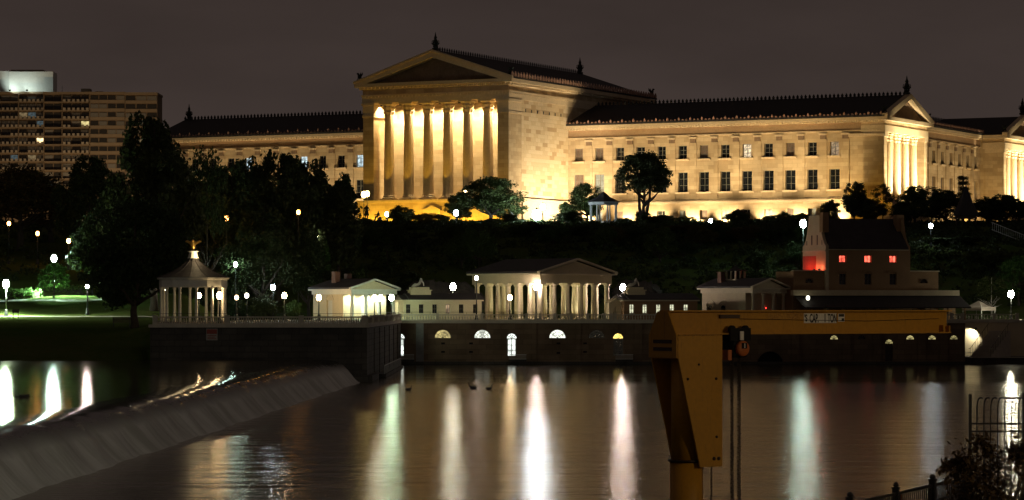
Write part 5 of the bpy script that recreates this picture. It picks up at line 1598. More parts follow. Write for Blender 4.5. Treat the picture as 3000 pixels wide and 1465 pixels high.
TREES = [
    # kind, u, Y, top row, width px, label, leaf
    ('bushy', 395, 259, 545, 375, 'broad dark lawn tree with a thick trunk beside the gazebo', 'leaf_dark'),
    ('crowned', 452, 300, 284, 380, 'tallest dark tree rising before the apartment block', 'leaf_dark'),
    ('crowned', 320, 322, 540, 300, 'rounded dark tree behind the lawn tree', 'leaf_dark'),
    ('crowned', 262, 388, 430, 240, 'dark tree hiding the lower storeys of the apartment block', 'leaf_dark'),
    ('broad', 60, 395, 462, 300, 'wide dark tree at the foot of the apartment block', 'leaf_brown'),
    ('ragged', 150, 410, 520, 260, 'lower brownish tree below the apartment block balconies', 'leaf_brown'),
    ('light', 606, 330, 400, 170, 'slender leaning tree before the far museum wing', 'leaf_dark'),
    ('crowned', 680, 345, 445, 340, 'dense dark tree behind the gazebo dome', 'leaf_dark'),
    ('crowned', 815, 352, 404, 320, 'pointed dark tree covering the far museum wing windows', 'leaf_dark'),
    ('crowned', 925, 358, 440, 320, 'broad dark tree beside the museum portico', 'leaf_dark'),
    ('crowned', 560, 350, 480, 260, 'dark tree under the far end of the museum wing', 'leaf_dark'),
    ('crowned', 770, 335, 590, 300, 'lower dark tree on the slope behind the esplanade lamps', 'leaf_dark'),
    ('crowned', 742, 358, 430, 270, 'dark tree filling the gap before the far wing windows', 'leaf_dark'),
    ('crowned', 990, 364, 480, 170, 'dark tree crowding the corner of the museum portico', 'leaf_dark'),
    ('ragged', 640, 356, 470, 200, 'dark tree with a broken top before the far wing', 'leaf_dark'),
    ('ragged', 905, 340, 640, 180, 'low dark tree above the entrance pavilion roof', 'leaf_dark'),
    ('light', 945, 352, 688, 62, 'small lamplit tree glowing green above the entrance pavilion', 'leaf_fresh'),
    ('willow', 158, 318, 768, 105, 'little weeping tree under a lamp on the lit lawn', 'leaf_fresh'),
    ('broad', 480, 335, 640, 200, 'dark tree between the lawn and the gazebo dome', 'leaf_dark'),
    ('shrub', 1178, 462, 592, 92, 'rounded bush beside the bronze statues', 'leaf_olive'),
    ('bushy', 1438, 463, 505, 232, 'full green tree before the corner of the museum portico', 'leaf_mid'),
    ('bushy', 1340, 468, 560, 100, 'smaller green tree before the portico base', 'leaf_olive'),
    ('bushy', 1720, 466, 524, 112, 'rounded dark tree beside the hilltop summerhouse', 'leaf_mid'),
    ('shrub', 1665, 464, 580, 80, 'bushy green shrub below the museum side wall', 'leaf_mid'),
    ('spread', 1887, 464, 428, 205, 'many-stemmed tree dark against the museum wing', 'leaf_dark'),
    ('bushy', 2503, 458, 520, 96, 'slim dark evergreen before the blank end bay', 'leaf_dark'),
    ('light', 2587, 458, 532, 90, 'thin airy tree before the museum end portico', 'leaf_olive'),
    ('shrub', 2645, 455, 575, 90, 'dark bush under the end portico columns', 'leaf_dark'),
    ('light', 2730, 455, 540, 120, 'open branched tree before the recessed museum wing', 'leaf_olive'),
    ('conifer', 2822, 452, 508, 110, 'feathery tall conifer before the recessed museum wing', 'leaf_olive'),
    ('ragged', 2895, 440, 572, 150, 'dark bushy tree below the further portico', 'leaf_dark'),
    ('ragged', 2985, 445, 575, 160, 'tree before the columns of the further portico', 'leaf_olive'),
    ('crowned', 2680, 446, 535, 140, 'leafy dark tree under the corner of the end portico', 'leaf_mid'),
    ('crowned', 2770, 440, 545, 170, 'dense dark tree below the recessed museum wing', 'leaf_dark'),
    ('crowned', 2945, 436, 560, 180, 'full dark tree under the further portico columns', 'leaf_dark'),
    ('crowned', 2560, 448, 575, 130, 'dark bushy tree behind the engine house chimney', 'leaf_dark'),
    ('broad', 2800, 395, 690, 210, 'dark hillside tree behind the engine house roof', 'leaf_dark'),
    ('willow', 2985, 352, 745, 150, 'lamplit drooping tree beside the terrace end lamp', 'leaf_fresh'),
    ('ragged', 2900, 372, 730, 200, 'dark tree above the landing stage lamp', 'leaf_mid'),
    ('light', 2905, 347, 800, 120, 'pale-stemmed birch above the balustrade', 'leaf_mid'),
    ('shrub', 2170, 468, 605, 70, 'leafy shrub before the basement lights of the wing', 'leaf_brown'),
    ('conifer', 1135, 372, 690, 80, 'dim green conical tree on the slope below the statues', 'leaf_mid'),
    ('conifer', 1215, 385, 700, 80, 'second conical tree on the slope below the portico', 'leaf_dark'),
    ('shrub', 1060, 356, 755, 55, 'rounded green bush behind the entrance pavilion roof', 'leaf_mid'),
    ('ragged', 2335, 372, 700, 110, 'dark tree behind the curved gable of the engine house', 'leaf_dark'),
    ('tall', 2220, 366, 735, 90, 'small dark tree behind the cupola house', 'leaf_dark'),
    ('ragged', 2000, 380, 700, 130, 'dark slope tree above the lamplit wheel house', 'leaf_dark'),
    ('shrub', 760, 330, 850, 130, 'clipped dark bush behind the esplanade lamps', 'leaf_dark'),
    ('shrub', 860, 332, 868, 70, 'lamplit green bush beside the entrance pavilion', 'leaf_fresh'),
    ('shrub', 700, 333, 862, 90, 'low bush on the esplanade edge by the gazebo', 'leaf_dark'),
]
for k, u, Y, vt, wp, lb, lf in TREES:
    cat = 'shrub' if k == 'shrub' else 'tree'
    nm = {'shrub': 'shrub', 'conifer': 'conifer_tree', 'willow': 'weeping_tree'}.get(k, 'tree')
    tree(k, u, Y, vt, wp, lb, lf, cat, nm, bark='pale_bark' if 'birch' in lb else None,
         group=('shrubs on the hill and lawn' if cat == 'shrub' else 'trees on the hill and lawn'))


# many look-alike bushes breaking the edge of the hill terrace, and trees on the slope below
rs_ = random.Random(31)
for k in range(34):
    u = 1010 + k * 43 + rs_.uniform(-18, 18)
    Y = rs_.uniform(446, 474)
    lf_ = rs_.choice(['leaf_dark', 'leaf_mid', 'leaf_olive'])
    if min(abs(u - q) for q in (1336, 1575, 1592, 2083, 1134, 1364, 1768)) < 42: continue
    tree('shrub', u, Y, rs_.uniform(604, 648) if u < 2420 else rs_.uniform(565, 630), rs_.uniform(50, 120), 'low %s bush on the rim of the museum terrace' % {'leaf_dark': 'dark', 'leaf_mid': 'green', 'leaf_olive': 'olive'}[lf_], lf_, 'shrub', 'shrub', group='%s bushes along the terrace rim' % {'leaf_dark': 'dark', 'leaf_mid': 'green', 'leaf_olive': 'olive'}[lf_])
for k in range(26):
    u = 1000 + k * 62 + rs_.uniform(-30, 30)
    Y = rs_.uniform(372, 432)
    lf_ = rs_.choice(['leaf_dark', 'leaf_mid', 'leaf_brown']); kd_ = rs_.choice(['crowned', 'bushy', 'ragged', 'crowned'])
    lb_ = '%s %s tree' % ({'crowned': 'many-lobed', 'bushy': 'rounded', 'ragged': 'ragged'}[kd_], {'leaf_dark': 'dark', 'leaf_mid': 'green', 'leaf_brown': 'brownish'}[lf_])
    tree(kd_, u, Y, max(656, 900 - (terrain(PX(u, Y), Y) + rs_.uniform(3.5, 7.5) - CH) * F / Y) if u < 2440 else rs_.uniform(600, 680), rs_.uniform(90, 170), lb_ + ' on the steep slope between the museum and the waterworks', lf_, 'tree', 'tree', group=lb_ + 's on the slope below the museum')

# scrub covering the hillside: nobody could count it
rng = np.random.RandomState(21)
pts = []
for _ in range(2600):
    y = rng.uniform(352, 462); x = rng.uniform(-26, 80) * (y / 400)
    if y < 372 and -9 < x < 3: continue
    z = terrain(x, y)
    r_ = rng.uniform(.5, 1.5) * (.6 if y > 440 else 1)
    n = 34
    e = rng.normal(size=(n, 3)); e /= np.linalg.norm(e, axis=1)[:, None]; e *= (rng.uniform(0, 1, n) ** .5)[:, None] * r_
    e[:, 2] = np.abs(e[:, 2]) * .9
    pts.append(np.array([x, y, z]) + e)
for _ in range(700):            # left slope
    y = rng.uniform(338, 470); x = rng.uniform(-95, -26)
    z = terrain(x, y); r_ = rng.uniform(.5, 1.3); n = 30
    e = rng.normal(size=(n, 3)); e /= np.linalg.norm(e, axis=1)[:, None]; e *= (rng.uniform(0, 1, n) ** .5)[:, None] * r_
    e[:, 2] = np.abs(e[:, 2])
    pts.append(np.array([x, y, z]) + e)
me = leaf_mesh('hillside_undergrowth', np.concatenate(pts), .26, rng)
tag(obj('hillside_undergrowth', me, 'leaf_dark'), 'dense dark scrub covering the slope below the museum', kind='stuff')

# hedges: clipped leafy bodies on a woody core
def hedge(x0, y0, x1, y1, w, h, label, leaf, per=90):
    L = math.hypot(x1 - x0, y1 - y0); a = math.atan2(y1 - y0, x1 - x0)
    n = int(L * per)
    z0 = min(terrain(x0, y0), terrain(x1, y1))
    t = thing('hedge', label, 'hedge', (x0, y0, z0), a, 'hedges')
    P = np.stack([rng.uniform(0, L, n), rng.uniform(-w / 2, w / 2, n), h * rng.uniform(0, 1, n) ** .5 * (1 + .12 * np.sin(rng.uniform(0, 6, n)))], 1)
    obj('foliage', leaf_mesh('foliage', P, .2, rng), leaf, t)
    MB().box(.2, L - .2, -w * .25, w * .25, -.3, h * .75).build('stems', 'bark', t)
    return t


hp = [mw(6, 15, 0), mw(58, 15, 0)]
hedge(hp[0][0], hp[0][1], hp[1][0], hp[1][1], 1.6, 1.0, 'long dark hedge in front of the museum wing basement', 'leaf_dark')
hp = [mw(-28, -14, 0), mw(2, -14, 0)]
hedge(hp[0][0], hp[0][1], hp[1][0], hp[1][1], 1.6, 0.9, 'dark hedge in front of the museum portico podium', 'leaf_dark')
hedge(PX(-20, 326), 326, PX(110, 322), 322, 2.0, 1.3, 'curved clipped hedge lit green beside the lawn path', 'leaf_fresh', 160)
hedge(PX(110, 336), 336, PX(250, 338), 338, 2.0, 1.4, 'green hedge behind the little weeping tree', 'leaf_fresh', 130)

# paths on the lawn, draped 2 cm above the ground
def path(name, pts, w, label):
    V, Q = [], []
    for i, (u, Y) in enumerate(pts):
        x = PX(u, Y)
        for s in (-1, 1):
            V.append((x, Y + s * w / 2, terrain(x, Y + s * w / 2) + .10))
    Q = [(2 * i, 2 * i + 1, 2 * i + 3, 2 * i + 2) for i in range(len(pts) - 1)]
    tag(obj(name, np_mesh(name, V, Q), 'path_paving'), label, kind='structure')


path('riverside_path', [(-300 + 25 * k, 288.0) for k in range(31)], 2.2, 'pale riverside path along the lawn edge')
path('hill_path', [(-100 + 20 * k, 306 + .55 * k + 3 * math.sin(k * .25)) for k in range(36)], 2.6, 'pale path curving up across the lit lawn')

# rock outcrop behind the wheel houses
rngr = np.random.RandomState(5)
def rock(u0, u1, v0, Y, label):
    x0, x1 = PX(u0, Y), PX(u1, Y)
    t_z = PZ(v0, Y)
    nx, nz = 26, 12
    V, Q = [], []
    for j in range(nz + 1):
        for i in range(nx + 1):
            s, q = i / nx, j / nz
            top = 4.4 + (t_z - 4.4) * (.55 + .45 * math.sin(math.pi * s)) * (1 + .1 * math.sin(9 * s))
            z = 4.4 + (top - 4.4) * q
            V.append((x0 + (x1 - x0) * s + rngr.uniform(-.25, .25), Y + 9.0 * q ** 1.5 + rngr.uniform(-.6, .6), z + rngr.uniform(-.2, .2)))
    Q = [(j * (nx + 1) + i, j * (nx + 1) + i + 1, (j + 1) * (nx + 1) + i + 1, (j + 1) * (nx + 1) + i) for j in range(nz) for i in range(nx)]
    tag(obj('rock_outcrop', np_mesh('rock_outcrop', V, Q), 'rock'), label, kind='structure')


mat('rock', (0.055, 0.048, 0.038), 0.9, 0.5, 0.7, bump=0.8, scale2=3.0)
rock(1150, 1420, 812, 347, 'bare grey rock face behind the low cream wheel house')
rock(1790, 1960, 810, 348, 'bare rock face behind the lamplit wheel house')

# ------------------------------------------------------------------ lamps seen in the photograph
def lamp_at(u, v, Y, color, s, label, r=.22, base=None, **kw):
    x, zl = PX(u, Y), PZ(v, Y)
    z0 = base if base is not None else terrain(x, Y)
    if zl - z0 < 1.5: z0 = zl - 1.5
    return lamp_post(x, Y, z0, zl, color, s, label, r, **kw)


lawn_a = lamp_at(18, 832, 291, 'green', 1100, 'tall white lamp post beside the little sign on the lawn', .30)
lawn_b = lamp_at(158, 757, 322, 'cool', 1100, 'greenish white lamp above the little weeping tree', .28)
for q, c_, e_ in ((lawn_a, (.85, 1.0, .70), 22000), (lawn_b, (.62, 1.0, .70), 32000)):   # the lanterns throw most of their light down on the grass
    spot(q, (0, 0, 2.75), (.3, -.2, 0), e_, c_, 168, .5, .2)
lamp_at(256, 838, 293, 'pink', 420, 'small pinkish lamp beside the drooping branch of the lawn tree', .18)
lamp_at(270, 748, 345, 'cool', 60, 'faint cool lamp among the dark trees behind the lawn', .16)
lamp_at(591, 718, 352, 'cool', 120, 'cool white lamp above the gilded eagle', .22)
lamp_at(487, 845, 300, 'white', 60, 'lamp seen between the gazebo columns near the lawn tree', .16)
lamp_at(583, 866, 290, 'warm', 150, 'warm lamp seen through the middle of the gazebo', .2)
lamp_at(643, 866, 247.5, 'warm', 130, 'warm lamp standing at the gazebo edge column', .22, base=DECK + .01)
lamp_at(693, 872, 320, 'warm', 70, 'dim warm lamp behind the balustrade next to the gazebo', .18, base=DECK + .01)
lamp_at(723, 866, 316, 'white', 90, 'lamp between the gazebo and the bright esplanade lamp', .18, base=DECK + .01)
lamp_at(800, 842, 330, 'blue', 220, 'bluish white lamp among the bushes of the esplanade', .24)
lamp_at(833, 866, 318, 'warm', 220, 'warm bright lamp on the esplanade before the bushes', .24, base=DECK + .01)
lamp_at(934, 872, 321.6, 'warm', 170, 'amber lamp against the side wall of the entrance pavilion', .24, base=DECK + .01)
lamp_at(1097, 874, 300, 'white', 190, 'bright lamp on the pier rail before the entrance pavilion porch', .24, base=DECK + .01)
lamp_at(1115, 874, 309, 'white', 190, 'second bright lamp on the pier rail before the porch', .24, base=DECK + .01)
lamp_at(1147, 872, 319.2, 'green', 300, 'greenish lamp at the corner of the pier and the mill wall', .24, base=DECK + .01)
lamp_at(1327, 840, 343, 'white', 300, 'brilliant white lamp before the rock face', .30, base=DECK)
lamp_at(1396, 815, 322.5, 'pink', 60, 'small pink lamp at the far eave of the open colonnade', .18, base=DECK + .01)
lamp_at(1494, 872, 321, 'warm', 150, 'warm lamp between the side columns of the open colonnade', .22, base=DECK + .01)
lamp_at(1571, 840, 323.8, 'pink', 250, 'brilliant pinkish lamp at the corner of the open colonnade', .28, base=DECK + .01)
lamp_at(1825, 842, 332.5, 'pink', 560, 'brilliant pinkish lamp behind the lamplit wheel house roof', .28, base=DECK + .01)
lamp_at(2962, 862, 336, 'white', 360, 'white lamp post at the end of the terrace balustrade', .30, base=DECK)
# hilltop
lamp_at(1336, 624, 462, 'blue', 70, 'cool lamp before the museum portico tree', .34)
lamp_at(1572, 630, 456, 'blue', 620, 'brilliant bluish lamp below the museum side wall', .58)
lamp_at(1590, 606, 470, 'white', 130, 'taller white lamp beside the brilliant bluish one', .36)
lamp_at(2083, 650, 455, 'blue', 260, 'cool lamp on the slope before the wing hedge', .34)
lamp_at(2353, 656, 365, 'cool', 300, 'cool lamp beside the curved gable of the engine house', .36)
lamp_at(2727, 662, 392, 'blue', 160, 'small bluish lamp in the dark trees beyond the engine house', .24)
lamp_at(2742, 585, 470, 'orange', 90, 'amber lamp in the branches before the recessed wing', .32)
lamp_at(1066, 570, 492, 'yellow', 50, 'golden lamp standing before the museum portico pier', .4)
lamp_at(1076, 568, 494, 'yellow', 50, 'second golden globe close beside the portico pier lamp', .36)
lamp_at(1364, 566, 488, 'warm', 80, 'warm lamp above the green tree before the portico', .34)
lamp_at(1133, 628, 466, 'white', 110, 'small white lamp beside the rounded bush and statues', .26)
lamp_at(560, 625, 340, 'orange', 110, 'orange lamp low in the trees under the far wing', .3)
lamp_at(664, 640, 333, 'orange', 60, 'faint orange lamp deep in the dark trees', .22)
lamp_at(874, 622, 340, 'orange', 40, 'tiny orange lamp deep in the trees beside the portico', .2)
lamp_at(26, 655, 372, 'orange', 60, 'small orange lamp high on the dark slope', .2)
lamp_at(110, 684, 372, 'orange', 60, 'orange lamp beside the brown slope trees', .2)
lamp_at(201, 706, 365, 'orange', 90, 'orange lamp at the top of the slope behind the lawn', .22)
lamp_at(928, 698, 350, 'white', 130, 'hidden lamp lighting the small green tree', .2)
lamp_at(690, 775, 331, 'cool', 160, 'greenish lamp behind the trees above the gazebo', .2)
lamp_at(2367, 873, 327.2, 'white', 6, 'dim lantern under the verandah of the engine house', .2, base=DECK + .02)

# ------------------------------------------------------------------ statues, terrace wall, summerhouses
st_y = 462.0
sx = PX(1074, st_y)
sz = terrain(sx, st_y)
s1 = thing('statue', 'bronze statue of a standing figure in a long coat on a granite plinth', 'statue', (sx, st_y, sz))
zt = PZ(655, st_y) - sz
zt = max(zt, .6)
MB().box(-.75, .75, -.75, .75, -.5, .25).box(-.6, .6, -.6, .6, .25, zt).box(-.68, .68, -.68, .68, zt - .12, zt + .002).build('plinth', 'granite_grey', s1)
hgt = PZ(611, st_y) - PZ(655, st_y)
k_ = hgt / 1.8
B = [(0, 0, .95), (0, 0, 1.15), (0, 0, 1.4), (0, 0, 1.53), (0, -.01, 1.68), (-.1, 0, .88), (-.11, -.02, .48), (-.12, 0, .06), (-.12, -.16, .03), (.1, 0, .88), (.11, -.02, .48), (.12, 0, .06), (.12, -.16, .03),
     (-.21, 0, 1.38), (-.32, .04, 1.12), (-.2, -.12, .98), (.21, 0, 1.38), (.33, .04, 1.12), (.2, -.12, .98)]
Ed = [(0, 1), (1, 2), (2, 3), (3, 4), (0, 5), (5, 6), (6, 7), (7, 8), (0, 9), (9, 10), (10, 11), (11, 12), (2, 13), (13, 14), (14, 15), (2, 16), (16, 17), (17, 18)]
Rr = [.17, .16, .17, .06, .105, .13, .085, .055, .04, .13, .085, .055, .04, .08, .065, .045, .08, .065, .045]
me = skin_mesh('figure', [(x * k_, y * k_, z * k_ + zt) for x, y, z in B], Ed, [r_ * k_ for r_ in Rr], 2)
fg = obj('figure', me, 'bronze', s1)
MB().lathe([(.30 * k_, zt + .42 * k_), (.24 * k_, zt + .75 * k_), (.2 * k_, zt + 1.05 * k_)], 14).build('coat_skirt', 'bronze', fg, True)
sx2 = PX(1107, 464); sz2 = terrain(sx2, 464)
s2 = thing('statue', 'bronze statue of a seated figure with draped arms near the rounded bush', 'statue', (sx2, 464, sz2))
zt2 = max(PZ(657, 464) - sz2, .4); k2 = (PZ(628, 464) - PZ(657, 464)) / 1.3
MB().box(-.9, .7, -.7, .7, -.5, zt2).build('plinth', 'granite_grey', s2)
MB().box(-.1, .6, -.3, .5, zt2 + .003, zt2 + .42 * k2).build('seat', 'granite_grey', s2)
B = [(.1, 0, .48), (.12, 0, .75), (.1, 0, .98), (.08, 0, 1.08), (.06, 0, 1.2), (-.3, -.1, .5), (-.38, -.1, .06), (-.55, -.1, .04), (-.3, .12, .5), (-.36, .12, .06), (-.52, .12, .04), (.1, -.2, .96), (-.15, -.3, .75), (-.5, -.25, .72), (.1, .2, .96), (.28, .32, .72), (.0, .3, .6)]
Ed = [(0, 1), (1, 2), (2, 3), (3, 4), (0, 5), (5, 6), (6, 7), (0, 8), (8, 9), (9, 10), (2, 11), (11, 12), (12, 13), (2, 14), (14, 15), (15, 16)]
Rr = [.19, .18, .17, .06, .1, .12, .08, .05, .12, .08, .05, .09, .07, .05, .09, .07, .05]
me = skin_mesh('figure', [(x * k2, y * k2, z * k2 + zt2) for x, y, z in B], Ed, [r_ * k2 for r_ in Rr], 2)
obj('figure', me, 'bronze', s2)

tw = thing('terrace_wall', 'low sodium-lit terrace wall with coping beside the standing statue', 'wall', (PX(1030, 474), 474, 18.0))
xw0, xw1 = PX(985, 474) - tw.location.x, PX(1092, 474) - tw.location.x
MB().box(xw0, xw1, 0, .6, -2, PZ(662, 474) - 18).build('wall_face', 'museum_stone', tw)
MB().box(xw0, xw1, -.15, .75, PZ(662, 474) - 18 + .003, PZ(655, 474) - 18).build('coping', 'museum_trim', tw)
floodlight((PX(1000, 468), 467, terrain(PX(1000, 468), 467)), (PX(1030, 474), 474, 19.5), 260, GOLD, 'sodium floodlight washing the low terrace wall', 'floodlights by the statues', 120)


def summerhouse(u, v_eave, v_top, v_base, Y, wpx, label, curved=True, mtl='cream_trim'):
    x = PX(u, Y); z0 = min(terrain(x, Y), PZ(v_base, Y)); r_ = wpx / 2 / F * Y
    ze, zt_ = PZ(v_eave, Y) - z0, PZ(v_top, Y) - z0
    t = thing('summerhouse', label, 'summerhouse', (x, Y, z0))
    MB().lathe([(r_, -.6), (r_, .25)], 12).build('floor', 'paving', t)
    for k in range(8):
        a = R(15 + 45 * k)
        MB().lathe([(.16, .253), (.13, .4), (.11, ze - .2), (.16, ze - .003)], 8, r_ * .86 * math.cos(a), r_ * .86 * math.sin(a)).build('post', mtl, t, True)
    MB().lathe([(r_ * .8, ze), (r_ * .95, ze), (r_ * .95, ze + .35), (r_ * 1.08, ze + .42), (r_ * .8, ze + .42)], 8).build('fascia', mtl, t)
    d = zt_ - ze - .42
    pr = [(r_ * 1.1, 0), (r_ * .75, d * .25), (r_ * .42, d * .5), (r_ * .22, d * .78), (.06, d)] if curved else [(r_ * 1.1, 0), (r_ * .55, d * .5), (.05, d)]
    MB().lathe([(a, b_ + ze + .423) for a, b_ in pr], 8).build('roof', 'slate', t)
    return t


summerhouse(1768, 600, 562, 650, 462, 92, 'hilltop summerhouse with pale posts and curved roof before the museum wing', mtl='granite_grey')
summerhouse(2830, 640, 545, 700, 432, 70, 'brown timber lookout with steep conical roof in the dark trees', False, 'timber_brown')

# little things on the lawn
t = thing('notice_board', 'small slanted notice board on two legs by the lawn path', 'sign', (PX(46, 284), 284, terrain(PX(46, 284), 284)))
b_ = MB().prism_x([(-.15, .62), (.15, .86), (.12, .92), (-.18, .68)], -.32, .32).build('panel', 'timber_brown', t)
for x in (-.24, .24): MB().box(x - .03, x + .03, -.03, .03, -.05, .70).build('leg', 'timber_brown', t)
t = thing('park_bench', 'dark slatted park bench under the lawn tree', 'bench', (PX(356, 262), 262, terrain(PX(356, 262), 262)), R(8))
for k in range(4): MB().box(-.8, .8, -.24 + k * .13, -.13 + k * .13, .42, .46).build('seat_slat', 'timber_brown', t)
for k in range(3): MB().box(-.8, .8, .28 + .03 * k, .31 + .03 * k, .52 + k * .14, .62 + k * .14).build('back_slat', 'timber_brown', t)
for x in (-.7, .7): MB().box(x - .03, x + .03, -.22, -.16, 0, .418).box(x - .03, x + .03, .3, .36, 0, .9).build('leg', 'post_metal', t)
# iron railing and hill fence glimpsed by the terrace end
t = thing('hill_railing', 'lamplit iron railing climbing the path beyond the engine house', 'railing', (PX(2940, 400), 400, terrain(PX(2940, 400), 400)), 0)
for k in range(24):
    x = -1.5 + k * .28
    MB().tube([(x, 0, 1.6 - k * .11), (x, 0, 2.7 - k * .11)], .025, 4).build('picket', 'white_rail', t)
MB().tube([(-1.6, 0, 2.72), (5.1, 0, .1)], .04, 5).build('rail', 'white_rail', t)
MB().tube([(-1.6, 0, 1.75), (5.1, 0, -.85)], .04, 5).build('rail', 'white_rail', t)
# ------------------------------------------------------------------ jib crane on the near bank
CY = 45.3
CX = PX(2011, CY)
GB = 2.5
CR = thing('jib_crane', 'yellow one-ton jib crane with a horizontal beam and chain hoist on the near bank', 'crane', (CX, CY, GB), R(33))
cz = lambda v, Y=CY: PZ(v, Y) - GB
zt, zb = cz(909, 45.0), cz(981, 45.0)
ms = MB().lathe([(.255, -.3), (.255, cz(1350))], 32).build('mast', 'crane_yellow', CR, True)
MB().lathe([(.45, 0.0), (.45, .05), (.27, .06)], 24).build('base_plate', 'crane_yellow', ms)
MB().lathe([(.285, cz(1353)), (.285, cz(1346))], 32).build('bearing_ring', 'bolt_dark', CR, True)
MB().lathe([(.235, cz(1346)), (.235, zb - .02)], 32).build('upper_mast', 'crane_yellow', CR, True)
plate = [(-.42, cz(1045)), (-.42, zb - .012), (.42, zb - .012), (.42, cz(1362)), (.40, cz(1366)), (.0, cz(1366))]
fp = MB().prism_y(plate, -.36, -.33).build('front_plate', 'crane_yellow', CR)
bpz = MB().prism_y(plate, .33, .36).build('back_plate', 'crane_yellow', CR)
for x, v, r_ in ((-.24, 1110, .022), (.30, 1110, .022), (.31, 1281, .022), (.26, 1345, .03), (.35, 1345, .03), (-.03, 1068, .018)):
    z = cz(v, 45.0)
    mb = MB(); mb.lathe([(r_, 0), (r_, .012), (r_ * .6, .02)], 10)
    bo = mb.build('bolt', 'bolt_dark', fp)
    bo.location = (x, -.36, z); bo.rotation_euler = (R(90), 0, 0)
MB().prism_x([(-.36, cz(1047)), (-.36, zb - .01), (-.14, zt - .02), (.14, zt - .02), (.36, zb - .01), (.36, cz(1047))], -.455, -.423).build('end_plate', 'crane_yellow', CR)
for v in (1000, 1022):
    z = cz(v)
    MB().box(-.462, -.456, -.24, .24, z - .028, z + .028).build('bolt_slot', 'bolt_dark', CR)
MB().box(-.42, .0, -.328, .328, cz(1050), cz(1046)).build('stiffener', 'crane_yellow', CR)
MB().box(-.42, .42, -.328, .328, zb - .045, zb - .012).build('top_plate', 'crane_yellow', CR)
BL = 5.29
bm = MB().box(-.42, BL, -.14, .14, zt - .022, zt).box(-.42, BL, -.008, .008, zb + .02, zt - .022).box(-.42, BL, -.12, .12, zb, zb + .02).build('beam', 'crane_yellow', CR)
MB().box(BL - .16, BL - .12, -.11, -.012, zb + .023, zb + .13).build('end_stop', 'crane_yellow', bm)
MB().box(BL - .03, BL + .0, -.10, -.0085, zb + .021, zb + .12).box(-.40, -.38, -.11, -.0085, zb + .021, zt - .023).build('web_stiffener', 'crane_yellow', bm)
MB().box(1.58, 2.38, -.0115, -.009, zt - .14, zt - .05).build('worn_patch', 'crane_yellow_worn', bm)
MB().tube([(1.0, -.03, zt - .135), (2.2, -.03, zt - .155), (3.6, -.03, zt - .175), (5.1, -.03, zt - .14)], .004, 4).build('festoon_cable', 'hoist_black', bm)
MB().box(.62, 1.0, -.05, -.009, zt - .125, zt - .07).build('nameplate_bracket', 'timber_brown', bm)


def letters(s, size, mtl, parent, x, y, z, squash=1.0):
    cu = bpy.data.curves.new('lettering', 'FONT')
    cu.body = s; cu.size = size; cu.offset = .0045; cu.extrude = .0012; cu.align_x = 'LEFT'
    o = bpy.data.objects.new('tmp', cu); COL.objects.link(o)
    dg = bpy.context.evaluated_depsgraph_get(); dg.update()
    me = bpy.data.meshes.new_from_object(o.evaluated_get(dg)); me.name = 'lettering'
    bpy.data.objects.remove(o)
    me.materials.clear(); me.materials.append(M[mtl])
    q = bpy.data.objects.new('lettering', me); COL.objects.link(q)
    q.parent = parent; q.location = (x, y, z); q.rotation_euler = (R(90), 0, 0); q.scale = (squash, 1, 1)
    return q


lz0, lz1 = zt - .205, zt - .05
s_ = MB().box(2.30, 2.97, -.0125, -.0118, lz0, lz1).build('capacity_label', 'sticker_white', bm)
letters("'S", .15, 'sticker_ink', s_, 2.31, -.0142, lz0 + .03, .6)
letters('CAP.', .19, 'sticker_ink', s_, 2.415, -.0142, lz0 + .012, .46)
letters('1', .19, 'sticker_ink', s_, 2.70, -.0142, lz0 + .015, .6)
letters('TON', .19, 'sticker_ink', s_, 2.785, -.0142, lz0 + .012, .44)
s_ = MB().box(3.0, 3.13, -.0125, -.009, lz0 + .02, lz1 - .005).build('safety_label', 'sticker_white', bm)
MB().box(3.01, 3.12, -.0145, -.0128, lz1 - .055, lz1 - .012).build('label_band', 'sticker_ink', s_)
MB().box(3.07, 3.12, -.0145, -.0128, lz0 + .03, lz0 + .075).build('label_picture', 'sticker_ink', s_)
# uneven weld beads where plates meet the beam and mast
rw_ = random.Random(4)
def weld(p0, p1, parent=CR):
    p0, p1 = Vector(p0), Vector(p1); n = max(3, int((p1 - p0).length / .03))
    pts = [p0.lerp(p1, k / n) + Vector((rw_.uniform(-.003, .003), rw_.uniform(-.003, .003), rw_.uniform(-.004, .004))) for k in range(n + 1)]
    return MB().tube(pts, [rw_.uniform(.006, .011) for _ in pts], 5).build('weld_bead', 'crane_yellow_worn', parent, True)
weld((-.42, -.362, zb - .008), (.42, -.362, zb - .008)); weld((-.42, -.145, zt - .026), (-.42, -.3, zb + .01))
weld((-.424, -.362, cz(1045)), (-.424, -.362, zb - .015)); weld((-.4, -.012, zt - .026), (2.2, -.012, zt - .026))
# hoist on its trolley
hx = .93
HO = thing('chain_hoist', 'black chain hoist with orange end cover hanging from the crane beam', 'hoist', (CX + hx * math.cos(R(33)), CY + hx * math.sin(R(33)), GB), R(33))
tr = MB()
for y in (-.16, .13):
    tr.box(-.20, .20, y, y + .03, zb - .10, zb + .10)
tr.build('trolley_plate', 'hoist_black', HO)
for x in (-.13, .13):
    for y in (-.13, .06):
        w = MB().lathe([(.045, 0), (.06, .02), (.06, .07)], 14).build('trolley_wheel', 'hoist_black', HO, True)
        w.location = (x, y + .07, zb + .081); w.rotation_euler = (R(90), 0, 0)
body = MB().box(-.15, .15, -.17, .17, zb - .36, zb - .10).build('hoist_body', 'hoist_black', HO)
md = body.modifiers.new('round', 'BEVEL'); md.width = .05; md.segments = 3
d_ = MB().lathe([(.12, 0), (.12, .05), (.095, .075), (.0, .08)], 28).build('end_cover', 'hoist_orange', HO, True)
d_.location = (0, -.175, zb - .22); d_.rotation_euler = (R(90), 0, 0)
